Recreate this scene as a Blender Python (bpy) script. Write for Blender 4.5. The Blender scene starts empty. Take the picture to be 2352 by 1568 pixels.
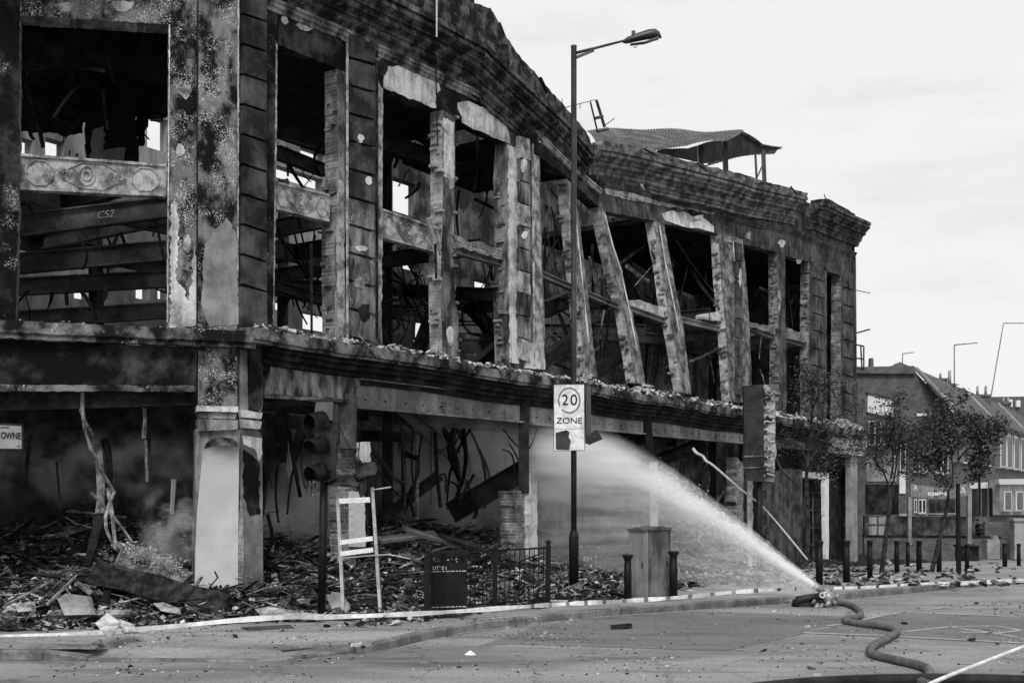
import bpy, bmesh, math, random
from mathutils import Vector, Matrix, noise
random.seed(11)
R = math.radians
C = bpy.context.scene.collection
# ------------------------------------------------------------------ camera
F, CX, HY, H = 2600.0, 1176.0, 1125.0, 2.15      # focal length in picture units, principal column, horizon row, eye height
cam_d = bpy.data.cameras.new('camera'); cam = bpy.data.objects.new('camera', cam_d); C.objects.link(cam)
cam.location = (0, 0, H); cam.rotation_euler = (R(90), 0, 0)
cam_d.sensor_width = 36; cam_d.lens = F/2352*36; cam_d.shift_y = (HY-784)/2352.0
cam_d.clip_start = 0.1; cam_d.clip_end = 3000
bpy.context.scene.camera = cam
# ------------------------------------------------------------------ world and light (overcast, black-and-white photograph)
w = bpy.data.worlds.new('World'); bpy.context.scene.world = w; w.use_nodes = True
nt = w.node_tree; nt.nodes.clear()
out = nt.nodes.new('ShaderNodeOutputWorld'); bg = nt.nodes.new('ShaderNodeBackground'); bg.inputs[1].default_value = 0.12
sky = nt.nodes.new('ShaderNodeTexSky'); sky.sky_type = 'NISHITA'; sky.sun_disc = False
SUN_EL, SUN_AZ = 46, 186
sky.sun_elevation = R(SUN_EL); sky.sun_rotation = R(SUN_AZ); sky.dust_density = 3.0; sky.air_density = 1.0
bw = nt.nodes.new('ShaderNodeRGBToBW')
tc = nt.nodes.new('ShaderNodeTexCoord'); mp = nt.nodes.new('ShaderNodeMapping'); mp.inputs['Scale'].default_value = (1.3, 1.3, 6.0)
cl = nt.nodes.new('ShaderNodeTexNoise'); cl.inputs['Scale'].default_value = 2.3; cl.inputs['Detail'].default_value = 8; cl.inputs['Roughness'].default_value = .62
cr = nt.nodes.new('ShaderNodeMapRange'); cr.inputs[1].default_value = .50; cr.inputs[2].default_value = .80; cr.inputs[3].default_value = 7.2; cr.inputs[4].default_value = 5.6
mx = nt.nodes.new('ShaderNodeMath'); mx.operation = 'MULTIPLY_ADD'; mx.inputs[1].default_value = 0.10   # a little of the clear-sky gradient, under even cloud
L = nt.links.new
L(sky.outputs[0], bw.inputs[0]); L(tc.outputs['Generated'], mp.inputs[0]); L(mp.outputs[0], cl.inputs['Vector']); L(cl.outputs['Fac'], cr.inputs[0])
L(bw.outputs[0], mx.inputs[0]); L(cr.outputs[0], mx.inputs[2]); L(mx.outputs[0], bg.inputs[0]); L(bg.outputs[0], out.inputs[0])
sd = bpy.data.lights.new('sun', 'SUN'); sd.energy = 2.3; sd.angle = R(24); sd.color = (1, 1, 1)
so = bpy.data.objects.new('sun', sd); C.objects.link(so)
az = R(SUN_AZ); el = R(SUN_EL)
sdir = Vector((math.sin(az)*math.cos(el), math.cos(az)*math.cos(el), math.sin(el)))
so.rotation_euler = sdir.to_track_quat('Z', 'Y').to_euler(); so.location = (-10, -20, 30)
vs = bpy.context.scene.view_settings; vs.view_transform = 'Standard'; vs.look = 'None'; vs.exposure = 0; vs.gamma = 1
bpy.context.scene.cycles.volume_step_rate = 1.0
bpy.context.scene.cycles.volume_bounces = 4
# ------------------------------------------------------------------ ground height and picture-to-place helpers
def g(Y): return -0.0475*max(0.0, min(Y, 58.0)-25.0)
def P(x, y, Y): return Vector(((x-CX)/F*Y, Y, H-(y-HY)/F*Y))
def onground(x, y, lift=0.0):
    k = (y-HY)/F
    Y = (H-lift)/max(k, 1e-4)
    if Y > 25:
        den = k-0.0475
        Y = (H-lift-0.0475*25)/den if den > 1e-4 else 80
        if Y > 58 or Y < 0: Y = (H-lift+0.0475*33)/k
    return P(x, y, Y)
class Wall:
    def __init__(s, cx, cy, tx, ty):
        l = math.hypot(tx, ty); s.c = Vector((cx, cy, 0)); s.t = Vector((tx/l, ty/l, 0)); s.n = Vector((-ty/l, tx/l, 0))
    def hit(s, x, y, d=0.0):
        u = (x-CX)/F; Y = (s.c.dot(s.n)+d)/(u*s.n.x+s.n.y)
        return P(x, y, Y)
    def at(s, t, n, z): return s.c+s.t*t+s.n*n+Vector((0, 0, z))
    def tof(s, x, d=0.0): return (s.hit(x, HY, d)-s.c).dot(s.t)
WB = Wall(-4.99, 20.9, .5743, .8187)      # long street front
WA = Wall(-4.99, 20.9, .948, .318)        # end front, left of the corner
def lean(x, y):                            # the middle of the long front has sunk inwards
    if x < 1215 or x > 1760: return 0.0
    k = math.sin(math.pi*min(1, max(0, (x-1215)/360.0))/2)**1.2 if x < 1500 else max(0.0, min(1, (1760-x)/260.0))
    base = 850+(x-1200)*.15
    h = max(0.0, min(1.15, (base-y)/380.0))
    return 1.25*k*h
# ------------------------------------------------------------------ materials
def newmat(name):
    m = bpy.data.materials.new(name); m.use_nodes = True; n = m.node_tree
    b = n.nodes['Principled BSDF']; b.inputs['Roughness'].default_value = .85
    return m, n, b
def gv(v): return (v, v, v, 1)
def tex(n, coord, kind, scale, detail=6, rough=.6, stretch=None):
    t = n.nodes.new('ShaderNodeTex'+kind)
    src = coord
    if stretch:
        mpn = n.nodes.new('ShaderNodeMapping'); mpn.inputs['Scale'].default_value = stretch; n.links.new(coord, mpn.inputs[0]); src = mpn.outputs[0]
    n.links.new(src, t.inputs['Vector']); t.inputs['Scale'].default_value = scale
    if kind == 'Noise': t.inputs['Detail'].default_value = detail; t.inputs['Roughness'].default_value = rough
    return t
def mr(n, sock, a, b, c=0.0, d=1.0, smooth=True):
    r = n.nodes.new('ShaderNodeMapRange'); r.inputs[1].default_value = a; r.inputs[2].default_value = b; r.inputs[3].default_value = c; r.inputs[4].default_value = d
    if smooth: r.interpolation_type = 'SMOOTHSTEP'
    n.links.new(sock, r.inputs[0]); return r.outputs[0]
def mixv(n, fac, a, b):
    m = n.nodes.new('ShaderNodeMix'); m.data_type = 'FLOAT'; n.links.new(fac, m.inputs[0])
    for i, v in ((2, a), (3, b)):
        if isinstance(v, (int, float)): m.inputs[i].default_value = v
        else: n.links.new(v, m.inputs[i])
    return m.outputs[0]
def mat(name, dark, light, scale=1.6, lo=.42, hi=.6, pits=0.0, pitscale=22, bump=.5, rough=.85, stretch=None, fine=30, spec=.12, metal=0.0, stain=None, pitlight=.5, streaks=0.0, fv=.28):
    m, n, b = newmat(name); tcn = n.nodes.new('ShaderNodeTexCoord'); co = tcn.outputs['Object']
    n1 = tex(n, co, 'Noise', scale, 9, .65, stretch); v = mr(n, n1.outputs['Fac'], lo, hi)
    col = mixv(n, v, dark, light)
    n2 = tex(n, co, 'Noise', fine, 5, .7); f = mr(n, n2.outputs['Fac'], .3, .7, 1-fv, 1+fv, False)
    mul = n.nodes.new('ShaderNodeMath'); mul.operation = 'MULTIPLY'; n.links.new(col, mul.inputs[0]); n.links.new(f, mul.inputs[1]); col = mul.outputs[0]
    if streaks:
        n5 = tex(n, co, 'Noise', 5, 6, .6, (1, 1, .12)); sv = mr(n, n5.outputs['Fac'], .45, .62, 1.0, 1.0-streaks)
        mu = n.nodes.new('ShaderNodeMath'); mu.operation = 'MULTIPLY'; n.links.new(col, mu.inputs[0]); n.links.new(sv, mu.inputs[1]); col = mu.outputs[0]
    if pits:
        vo = tex(n, co, 'Noise', pitscale*1.9, 2, .5); pv = mr(n, vo.outputs['Fac'], .53, .60)
        n3 = tex(n, co, 'Noise', scale*1.3, 8, .72); pm = mr(n, n3.outputs['Fac'], .66-pits*.24, .76-pits*.2)
        mm = n.nodes.new('ShaderNodeMath'); mm.operation = 'MULTIPLY'; n.links.new(pv, mm.inputs[0]); n.links.new(pm, mm.inputs[1])
        col = mixv(n, mm.outputs[0], col, pitlight)
    if stain is not None:
        n4 = tex(n, co, 'Noise', .7, 5, .55); sv = mr(n, n4.outputs['Fac'], .5, .6); col = mixv(n, sv, col, stain)
    cc = n.nodes.new('ShaderNodeCombineColor')
    for i in range(3): n.links.new(col, cc.inputs[i])
    n.links.new(cc.outputs[0], b.inputs['Base Color']); b.inputs['Roughness'].default_value = rough; b.inputs['Specular IOR Level'].default_value = spec; b.inputs['Metallic'].default_value = metal
    if bump:
        bp = n.nodes.new('ShaderNodeBump'); bp.inputs['Strength'].default_value = bump; bp.inputs['Distance'].default_value = .03
        ad = n.nodes.new('ShaderNodeMath'); ad.operation = 'MULTIPLY_ADD'; ad.inputs[1].default_value = .4
        n.links.new(n2.outputs['Fac'], ad.inputs[0]); n.links.new(n1.outputs['Fac'], ad.inputs[2])
        n.links.new(ad.outputs[0], bp.inputs['Height']); n.links.new(bp.outputs[0], b.inputs['Normal'])
    return m
def brickmat(name, c1, c2, mortar, soot=.5, scale=1.0, ux=1.0, uy=.75):
    m, n, b = newmat(name); tcn = n.nodes.new('ShaderNodeTexCoord'); sp = n.nodes.new('ShaderNodeSeparateXYZ'); n.links.new(tcn.outputs['Object'], sp.inputs[0])
    a = n.nodes.new('ShaderNodeMath'); a.operation = 'MULTIPLY_ADD'; a.inputs[1].default_value = uy/ux
    n.links.new(sp.outputs[1], a.inputs[0]); n.links.new(sp.outputs[0], a.inputs[2])
    cv = n.nodes.new('ShaderNodeCombineXYZ'); n.links.new(a.outputs[0], cv.inputs[0]); n.links.new(sp.outputs[2], cv.inputs[1])
    bt = n.nodes.new('ShaderNodeTexBrick'); n.links.new(cv.outputs[0], bt.inputs['Vector'])
    bt.inputs['Scale'].default_value = scale; bt.inputs['Brick Width'].default_value = .225; bt.inputs['Row Height'].default_value = .078; bt.inputs['Mortar Size'].default_value = .008
    bt.inputs['Color1'].default_value = gv(c1); bt.inputs['Color2'].default_value = gv(c2); bt.inputs['Mortar'].default_value = gv(mortar); bt.inputs['Bias'].default_value = 0
    n1 = tex(n, tcn.outputs['Object'], 'Noise', 2.2, 8, .65); s = mr(n, n1.outputs['Fac'], .38, .62, soot, 1.25)
    vm = n.nodes.new('ShaderNodeVectorMath'); vm.operation = 'SCALE'; n.links.new(bt.outputs['Color'], vm.inputs[0]); n.links.new(s, vm.inputs[3])
    n.links.new(vm.outputs[0], b.inputs['Base Color'])
    bp = n.nodes.new('ShaderNodeBump'); bp.inputs['Strength'].default_value = .5; bp.inputs['Distance'].default_value = .02
    n2 = tex(n, tcn.outputs['Object'], 'Noise', 14, 5, .6); ad = n.nodes.new('ShaderNodeMath'); ad.operation = 'SUBTRACT'; n.links.new(n2.outputs['Fac'], ad.inputs[0]); n.links.new(bt.outputs['Fac'], ad.inputs[1])
    n.links.new(ad.outputs[0], bp.inputs['Height']); n.links.new(bp.outputs[0], b.inputs['Normal'])
    return m
M = {}
M['soot'] = mat('sooted_render', .004, .05, 1.5, .45, .65, pits=.5, pitscale=20, pitlight=.30, bump=.6)
M['soot_plain'] = mat('sooted_plain', .004, .06, 1.1, .45, .66, bump=.6)
M['pitted'] = mat('pitted_render', .006, .19, 2.4, .44, .62, pits=.85, pitscale=24, pitlight=.48, stretch=(1, 1, .6), bump=.9, streaks=.3)
M['quoin'] = mat('quoin_stone', .014, .10, 1.0, .40, .66, bump=.2, pits=.12, pitlight=.3, streaks=.2, fv=.12)
M['wallmid'] = mat('burnt_wall', .022, .29, 2.2, .38, .66, bump=.8, pits=.4, pitscale=16, pitlight=.42, stretch=(1, 1, .4), streaks=.4)
M['wallright'] = mat('grey_wall', .03, .12, 1.6, .38, .66, bump=.7, pits=.3, pitlight=.35, streaks=.5)
M['plaster'] = mat('pale_plaster', .26, .62, 1.8, .36, .58, bump=.7, pits=.4, pitlight=.7, streaks=.35)
M['panel'] = mat('panel_stone', .08, .42, 3.2, .36, .64, bump=.7, pits=.3, pitlight=.6)
M['cornice'] = mat('cornice_stone', .035, .20, 3.0, .38, .64, bump=.5, pits=.3, pitlight=.4, streaks=.1, fine=18)
M['cornice_dark'] = mat('cornice_dark', .010, .12, 2.6, .42, .66, bump=.5, pits=.45, pitlight=.36, streaks=.1, fine=18)
M['ledge'] = mat('ledge_stone', .008, .20, 1.6, .44, .66, bump=.8, pits=.5, pitlight=.42)
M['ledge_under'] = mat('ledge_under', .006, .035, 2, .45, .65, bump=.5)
M['steel'] = mat('scorched_steel', .035, .14, .8, .40, .68, bump=.25, rough=.6, fine=14, pits=.2, pitlight=.2)
M['steelgrey'] = mat('grey_girder', .10, .27, .7, .38, .66, bump=.2, rough=.6, fine=12, streaks=.3)
M['steeldark'] = mat('dark_steel', .008, .035, 1.2, .4, .65, bump=.3, rough=.6)
M['char'] = mat('charred', .006, .028, 3, .4, .65, bump=.6)
M['leanpier'] = mat('peeled_pier', .05, .27, 3.0, .36, .66, bump=1.0, pits=.3, pitlight=.5, streaks=.35, fine=16)
M['timber'] = mat('timber', .07, .32, 4, .4, .65, bump=.4)
M['palewood'] = mat('pale_timber', .30, .55, 4, .4, .6, bump=.3, stretch=(1, 1, .3))
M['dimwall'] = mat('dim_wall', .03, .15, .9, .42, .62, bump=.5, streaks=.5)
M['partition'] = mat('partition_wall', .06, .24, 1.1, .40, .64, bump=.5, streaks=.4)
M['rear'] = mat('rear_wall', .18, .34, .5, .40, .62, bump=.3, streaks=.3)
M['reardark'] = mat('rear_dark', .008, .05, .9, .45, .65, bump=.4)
M['brick'] = brickmat('burnt_brick', .22, .10, .30, .35)
M['brickpale'] = brickmat('pale_brick', .42, .26, .45, .5)
M['housebrick'] = brickmat('house_brick', .10, .06, .13, .75, ux=1, uy=1.6)
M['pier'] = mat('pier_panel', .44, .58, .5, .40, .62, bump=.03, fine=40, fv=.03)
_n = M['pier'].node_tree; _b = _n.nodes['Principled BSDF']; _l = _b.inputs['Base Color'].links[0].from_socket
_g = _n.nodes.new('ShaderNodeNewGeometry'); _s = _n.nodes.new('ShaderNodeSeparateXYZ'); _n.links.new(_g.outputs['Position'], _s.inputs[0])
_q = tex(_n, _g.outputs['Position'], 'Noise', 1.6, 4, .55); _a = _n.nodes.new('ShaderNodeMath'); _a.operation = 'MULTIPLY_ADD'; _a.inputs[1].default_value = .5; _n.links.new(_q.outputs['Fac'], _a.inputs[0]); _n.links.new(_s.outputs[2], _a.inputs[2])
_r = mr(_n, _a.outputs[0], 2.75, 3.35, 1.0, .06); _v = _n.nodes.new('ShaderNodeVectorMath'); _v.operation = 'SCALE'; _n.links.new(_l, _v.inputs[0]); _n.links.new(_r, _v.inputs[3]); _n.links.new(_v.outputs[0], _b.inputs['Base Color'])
M['pierside'] = mat('pier_side', .10, .30, .6, .40, .64, bump=.08, fine=20, streaks=.15, fv=.06)
M['black'] = mat('black_paint', .004, .008, 4, .4, .6, bump=.1, rough=.55, spec=.2)
M['blackmelt'] = mat('melted_plastic', .006, .022, 6, .4, .6, bump=.6, rough=.55, spec=.3)
M['lamp'] = mat('lamp_paint', .03, .06, 2, .4, .6, bump=.1, rough=.4, spec=.5, metal=.3)
M['lampbase'] = mat('lamp_base_paint', .005, .010, 2, .4, .6, bump=.1, rough=.55, spec=.2)
M['sign'] = mat('sign_face', .58, .68, 3, .4, .6, bump=.03, rough=.4, fine=6)
M['signring'] = mat('faded_ring', .12, .20, 12, .4, .6, bump=0)
M['signtext'] = mat('sign_text', .02, .03, 4, bump=0)
M['white'] = mat('white_paint', .62, .72, 3, .4, .6, bump=.1)
M['greyframe'] = mat('pale_frame', .36, .50, 5, .4, .6, bump=.2)
M['cabinet'] = mat('cabinet_paint', .08, .20, 1.2, .4, .62, bump=.04, rough=.45, streaks=.5, fv=.08)
M['cablit'] = mat('cabinet_lit', .22, .34, 1.2, .4, .62, bump=.03, rough=.45, streaks=.25, fv=.06)  # left box, its lit face put into a lighter colour
M['hose'] = mat('hose_canvas', .08, .13, 3, .4, .6, bump=.04, rough=.6, fv=.1)
M['hosedark'] = mat('hose_black', .012, .025, 3, .4, .6, bump=.04, rough=.6, fv=.1)
M['metal'] = mat('cannon_metal', .12, .32, 7, .4, .6, bump=.3, rough=.4, spec=.5, metal=.4)
M['asphalt'] = None
M['slate'] = mat('roof_slate', .07, .13, 3, .4, .6, bump=.4, stretch=(1, 1, 6))
M['render_'] = mat('house_render', .20, .32, 1.2, .4, .6, bump=.3)
M['glass'] = mat('window_glass', .01, .04, 2, .4, .6, bump=0, rough=.35, spec=.2)
M['leaf'] = mat('scorched_leaf', .02, .10, 6, .4, .6, bump=0, rough=.7)
M['bark'] = mat('bark', .015, .05, 8, .4, .6, bump=.6)
M['kerb'] = mat('kerb_stone', .10, .20, 2.5, .4, .62, bump=.4)
M['debris_d'] = mat('debris_dark', .008, .04, 6, .4, .65, bump=.5)
M['debris_m'] = mat('debris_mid', .05, .20, 6, .4, .65, bump=.5)
M['debris_l'] = mat('debris_light', .26, .62, 6, .4, .65, bump=.4)
M['roofsheet'] = mat('corrugated_sheet', .14, .32, 1.4, .4, .65, bump=.2, rough=.6)
def ground_mat(name, a, b_, line=.0):
    m, n, b = newmat(name); tcn = n.nodes.new('ShaderNodeTexCoord'); co = tcn.outputs['Object']
    n1 = tex(n, co, 'Noise', .45, 8, .62, (.45, 1.3, 1)); v = mr(n, n1.outputs['Fac'], .38, .62)
    col = mixv(n, v, a, b_)
    n2 = tex(n, co, 'Noise', 60, 4, .8); f = mr(n, n2.outputs['Fac'], .3, .7, .68, 1.32, False)
    n3 = tex(n, co, 'Noise', 1.0, 7, .68, (.30, 1.5, 1)); f3 = mr(n, n3.outputs['Fac'], .50, .66, 1.0, .60)
    n7 = tex(n, co, 'Noise', 22, 4, .75); f7 = mr(n, n7.outputs['Fac'], .32, .68, .70, 1.30, False)
    vc = tex(n, co, 'Voronoi', .55); vc.feature = 'DISTANCE_TO_EDGE'; nz = tex(n, co, 'Noise', 3, 4, .6); vm_ = n.nodes.new('ShaderNodeVectorMath'); vm_.operation = 'MULTIPLY_ADD'; vm_.inputs[1].default_value = (.5, .5, .5); n.links.new(nz.outputs['Color'], vm_.inputs[0]); n.links.new(co, vm_.inputs[2]); n.links.new(vm_.outputs[0], vc.inputs['Vector']); f8 = mr(n, vc.outputs['Distance'], .0, .012, .55, 1.0)
    n6 = tex(n, co, 'Noise', 9, 5, .75); f6 = mr(n, n6.outputs['Fac'], .62, .72, 1.0, 1.6)
    for s in (f, f3, f6, f7, f8):
        mu = n.nodes.new('ShaderNodeMath'); mu.operation = 'MULTIPLY'; n.links.new(col, mu.inputs[0]); n.links.new(s, mu.inputs[1]); col = mu.outputs[0]
    cc = n.nodes.new('ShaderNodeCombineColor')
    for i in range(3): n.links.new(col, cc.inputs[i])
    n.links.new(cc.outputs[0], b.inputs['Base Color']); b.inputs['Specular IOR Level'].default_value = .35
    rr = mr(n, n3.outputs['Fac'], .5, .66, .78, .42); n.links.new(rr, b.inputs['Roughness'])
    bp = n.nodes.new('ShaderNodeBump'); bp.inputs['Strength'].default_value = .45; bp.inputs['Distance'].default_value = .02
    n.links.new(n2.outputs['Fac'], bp.inputs['Height']); n.links.new(bp.outputs[0], b.inputs['Normal'])
    return m
M['asphalt'] = ground_mat('asphalt', .165, .27)
M['patch'] = ground_mat('asphalt_patch', .125, .165)
M['pave'] = ground_mat('paving', .20, .31)
M['paint'] = mat('road_paint', .28, .40, 5, .38, .62, bump=.2)
# ------------------------------------------------------------------ object helpers
def tag(o, label=None, cat=None, group=None, kind=None):
    if label: o['label'] = label
    if cat: o['category'] = cat
    if group: o['group'] = group
    if kind: o['kind'] = kind
    return o
def empty(name, loc, label, cat, group=None):
    o = bpy.data.objects.new(name, None); C.objects.link(o); o.location = loc; o.empty_display_size = .3
    return tag(o, label, cat, group)
def obj(name, bm, mats, parent=None, smooth=False, recalc=True):
    if recalc: bmesh.ops.recalc_face_normals(bm, faces=bm.faces)
    me = bpy.data.meshes.new(name); bm.to_mesh(me); bm.free()
    if not isinstance(mats, (list, tuple)): mats = [mats]
    for m in mats: me.materials.append(m)
    if smooth:
        for p in me.polygons: p.use_smooth = True
    o = bpy.data.objects.new(name, me); C.objects.link(o)
    if parent:
        o.parent = parent
        r = parent; off = Vector((0, 0, 0))
        while r: off += r.location; r = r.parent
        if not parent.get('_local'): o.location = -off if parent.parent is None else Vector((0, 0, 0))
    return o
def prism(bm, front, off, mi=0, mside=None):
    n = len(front); vf = [bm.verts.new(p) for p in front]; vb = [bm.verts.new(p+off) for p in front]
    f1 = bm.faces.new(vf); f2 = bm.faces.new(vb[::-1]); f1.material_index = f2.material_index = mi
    for i in range(n):
        f = bm.faces.new((vf[i], vf[(i+1) % n], vb[(i+1) % n], vb[i])); f.material_index = mi if mside is None else mside
def rough_poly(poly, step, amp, close=True):
    o = []; n = len(poly)
    for i in range(n):
        a = Vector(poly[i][:2]); b = Vector(poly[(i+1) % n][:2]); k = max(1, int((b-a).length/step)); d = (b-a).normalized() if (b-a).length else Vector((1, 0)); nn = Vector((-d.y, d.x))
        for j in range(k):
            p = a+(b-a)*(j/k)
            if j: p = p+nn*random.uniform(-amp, amp)+d*random.uniform(-step*.3, step*.3)
            o.append((p.x, p.y))
    return o
def plate(name, poly, m, parent, wall=WB, d0=0.0, d1=.42, jag=0.0, step=9, side=None, dolean=True):
    if jag: poly = rough_poly(poly, step, jag)
    if dolean and wall is WB and name == 'wall' and any(lean(x, y) for x, y in poly):
        bm = bmesh.new(); f = bm.faces.new([bm.verts.new((x, y, 0)) for x, y in poly]); bmesh.ops.triangulate(bm, faces=[f])
        for it in range(5):
            le = [e_ for e_ in bm.edges if e_.calc_length() > 22]
            if not le: break
            bmesh.ops.subdivide_edges(bm, edges=le, cuts=1); bmesh.ops.triangulate(bm, faces=bm.faces[:])
        for v in bm.verts: v.co = wall.hit(v.co.x, v.co.y, d0+lean(v.co.x, v.co.y))
        ex = bmesh.ops.extrude_face_region(bm, geom=bm.faces[:])['geom']
        for v in ex:
            if isinstance(v, bmesh.types.BMVert): v.co += wall.n*(d1-d0)
        return obj(name, bm, [m]+([side] if side else []), parent)
    bm = bmesh.new(); fr = [wall.hit(x, y, d0+(lean(x, y) if dolean and wall is WB else 0)) for x, y in poly]
    prism(bm, fr, wall.n*(d1-d0), 0, 1 if side else None)
    return obj(name, bm, [m]+([side] if side else []), parent)
def box(bm, c, sx, sy, sz, rot=None, mi=0):
    co = [Vector((x*sx/2, y*sy/2, z*sz/2)) for x in (-1, 1) for y in (-1, 1) for z in (-1, 1)]
    vs_ = [bm.verts.new((rot @ v if rot else v)+Vector(c)) for v in co]
    for f in ((0, 1, 3, 2), (4, 6, 7, 5), (0, 4, 5, 1), (2, 3, 7, 6), (0, 2, 6, 4), (1, 5, 7, 3)):
        bm.faces.new([vs_[i] for i in f]).material_index = mi
def frame_of(d):
    d = d.normalized(); up = Vector((0, 0, 1)) if abs(d.z) < .95 else Vector((1, 0, 0))
    s = d.cross(up).normalized(); return s, s.cross(d).normalized()
def tube(bm, pts, r0, r1=None, seg=8, mi=0, flat=1.0):
    r1 = r0 if r1 is None else r1; rings = []; n = len(pts); pts = [Vector(p) for p in pts]; s0 = None
    for i, p in enumerate(pts):
        d = (pts[min(i+1, n-1)]-pts[max(i-1, 0)])
        s, u = frame_of(d)
        if s0 is not None and s.dot(s0) < 0: s, u = -s, -u
        s0 = s; r = r0+(r1-r0)*i/max(1, n-1)
        rings.append([bm.verts.new(p+s*math.cos(a)*r+u*math.sin(a)*r*flat) for a in [2*math.pi*k/seg for k in range(seg)]])
    for a, b in zip(rings, rings[1:]):
        for k in range(seg): bm.faces.new((a[k], a[(k+1) % seg], b[(k+1) % seg], b[k])).material_index = mi
    bm.faces.new(rings[0][::-1]).material_index = mi; bm.faces.new(rings[-1]).material_index = mi
def beam(bm, a, b, w_, h_, mi=0, roll=0.0, ibeam=False):
    a = Vector(a); b = Vector(b); d = b-a; s, u = frame_of(d)
    if roll: q = Matrix.Rotation(roll, 3, d.normalized()); s, u = q @ s, q @ u
    def bx(cu, ww, hh):
        o = [(-ww/2, cu-hh/2), (ww/2, cu-hh/2), (ww/2, cu+hh/2), (-ww/2, cu+hh/2)]
        va = [bm.verts.new(a+s*x+u*y) for x, y in o]; vb = [bm.verts.new(b+s*x+u*y) for x, y in o]
        bm.faces.new(va[::-1]).material_index = mi; bm.faces.new(vb).material_index = mi
        for i in range(4): bm.faces.new((va[i], va[(i+1) % 4], vb[(i+1) % 4], vb[i])).material_index = mi
    if ibeam: bx(0, w_*.15, h_*.9); bx(h_/2-.015, w_, .03); bx(-h_/2+.015, w_, .03)
    else: bx(0, w_, h_)
def sweep(name, pts, prof, outdir, m, parent, jit=0.0):
    """pts: list of 3D points on the outer top edge; prof: (inward, down) pairs"""
    bm = bmesh.new(); rings = []
    for i, p in enumerate(pts):
        j = Vector((0, 0, random.uniform(-jit, jit)))
        rings.append([bm.verts.new(p+j+outdir*(-o)+Vector((0, 0, -z+random.uniform(-jit, jit)*.5))) for o, z in prof])
    k = len(prof)
    for a, b in zip(rings, rings[1:]):
        for i in range(k): bm.faces.new((a[i], a[(i+1) % k], b[(i+1) % k], b[i]))
    bm.faces.new(rings[0][::-1]); bm.faces.new(rings[-1])
    return obj(name, bm, m, parent)
def interp(path, step):
    o = []
    for (x0, y0), (x1, y1) in zip(path, path[1:]):
        k = max(1, int(math.hypot(x1-x0, y1-y0)/step))
        for j in range(k): o.append((x0+(x1-x0)*j/k, y0+(y1-y0)*j/k))
    o.append(path[-1]); return o
def smooth_path(pts, sub=6):
    pts = [Vector(p) for p in pts]; o = []
    for i in range(len(pts)-1):
        p0 = pts[max(0, i-1)]; p1 = pts[i]; p2 = pts[i+1]; p3 = pts[min(len(pts)-1, i+2)]
        for j in range(sub):
            t = j/sub; o.append(.5*((2*p1)+(-p0+p2)*t+(2*p0-5*p1+4*p2-p3)*t*t+(-p0+3*p1-3*p2+p3)*t**3))
    o.append(pts[-1]); return o
def text_obj(name, s, size, mw, m, parent, extrude=.003, align='CENTER', offset=0.0):
    cu = bpy.data.curves.new(name, 'FONT'); cu.body = s; cu.size = size; cu.extrude = extrude; cu.align_x = align; cu.align_y = 'CENTER'; cu.offset = offset
    to = bpy.data.objects.new(name, cu); C.objects.link(to); bpy.context.view_layer.update()
    me = bpy.data.meshes.new_from_object(to); bpy.data.objects.remove(to)
    me.transform(mw); me.materials.clear(); me.materials.append(m)
    o = bpy.data.objects.new(name, me); C.objects.link(o)
    if parent: o.parent = parent; o.location = -parent.location if parent.parent is None else Vector((0, 0, 0))
    return o
def fit_text(o, wd, m):
    xs_ = [v.co.x for v in o.data.vertices]; w0 = max(xs_)-min(xs_); o.data.transform(m @ Matrix.Diagonal((wd/w0, 1, 1, 1)) @ Matrix.Translation((-min(xs_), 0, 0))); return o
def face_mat(o, right, up):       # matrix for text lying in the plane of right/up at point o
    r = Vector(right).normalized(); u = Vector(up).normalized(); n = r.cross(u)
    m = Matrix((( r.x, u.x, n.x, o.x), (r.y, u.y, n.y, o.y), (r.z, u.z, n.z, o.z), (0, 0, 0, 1))); return m
Z = Vector((0, 0, 1))
# ------------------------------------------------------------------ ground, road, pavement
kpx = [(-500, 1493), (0, 1493), (300, 1497), (600, 1498), (740, 1486), (892, 1470), (993, 1447), (1094, 1430), (1249, 1412), (1429, 1395), (1570, 1386), (1750, 1374), (1920, 1363), (2130, 1345), (2352, 1329)]
kerb = [onground(x, y, .12) for x, y in kpx]
e = (kerb[-1]-kerb[-2]); e.z = 0; e.normalize()
kerb[0] = Vector((-40, 14.2, 0))
kerb += [kerb[-1]+e*10, kerb[-1]+e*25, kerb[-1]+e*60]
bm = bmesh.new(); xs = [-150, -60, -30, -20, -12, -6, -2, 2, 6, 10, 15, 20, 30, 45, 70, 150, 300]; ys = [-30, -5, 2, 6, 10, 14, 18, 22, 25, 28, 32, 36, 40, 44, 48, 52, 58, 70, 100, 180, 400]
vv = [[bm.verts.new((x, y, g(y))) for x in xs] for y in ys]
for j in range(len(ys)-1):
    for i in range(len(xs)-1): bm.faces.new((vv[j][i], vv[j][i+1], vv[j+1][i+1], vv[j+1][i]))
tag(obj('road', bm, M['asphalt'], recalc=False), kind='structure')
kd = []
for a, b in zip(kerb[:-1], kerb[1:]):
    k = max(1, int((b-a).length/.5)) if (-14 < b.x < 14) else 1
    kd += [a.lerp(b, j/k) for j in range(k)]
kerb = kd+[kerb[-1]]
def kdrop(X): return .098*sm_(-6.0, -5.2, X)*(1-sm_(-2.6, -1.5, X))
def sm_(a, b, x): t = max(0, min(1, (x-a)/(b-a))); return t*t*(3-2*t)
bm = bmesh.new(); rows = []
dist = [0.13, .6, 1.5, 3, 5, 8, 12, 17, 24, 34, 50, 75]
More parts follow.
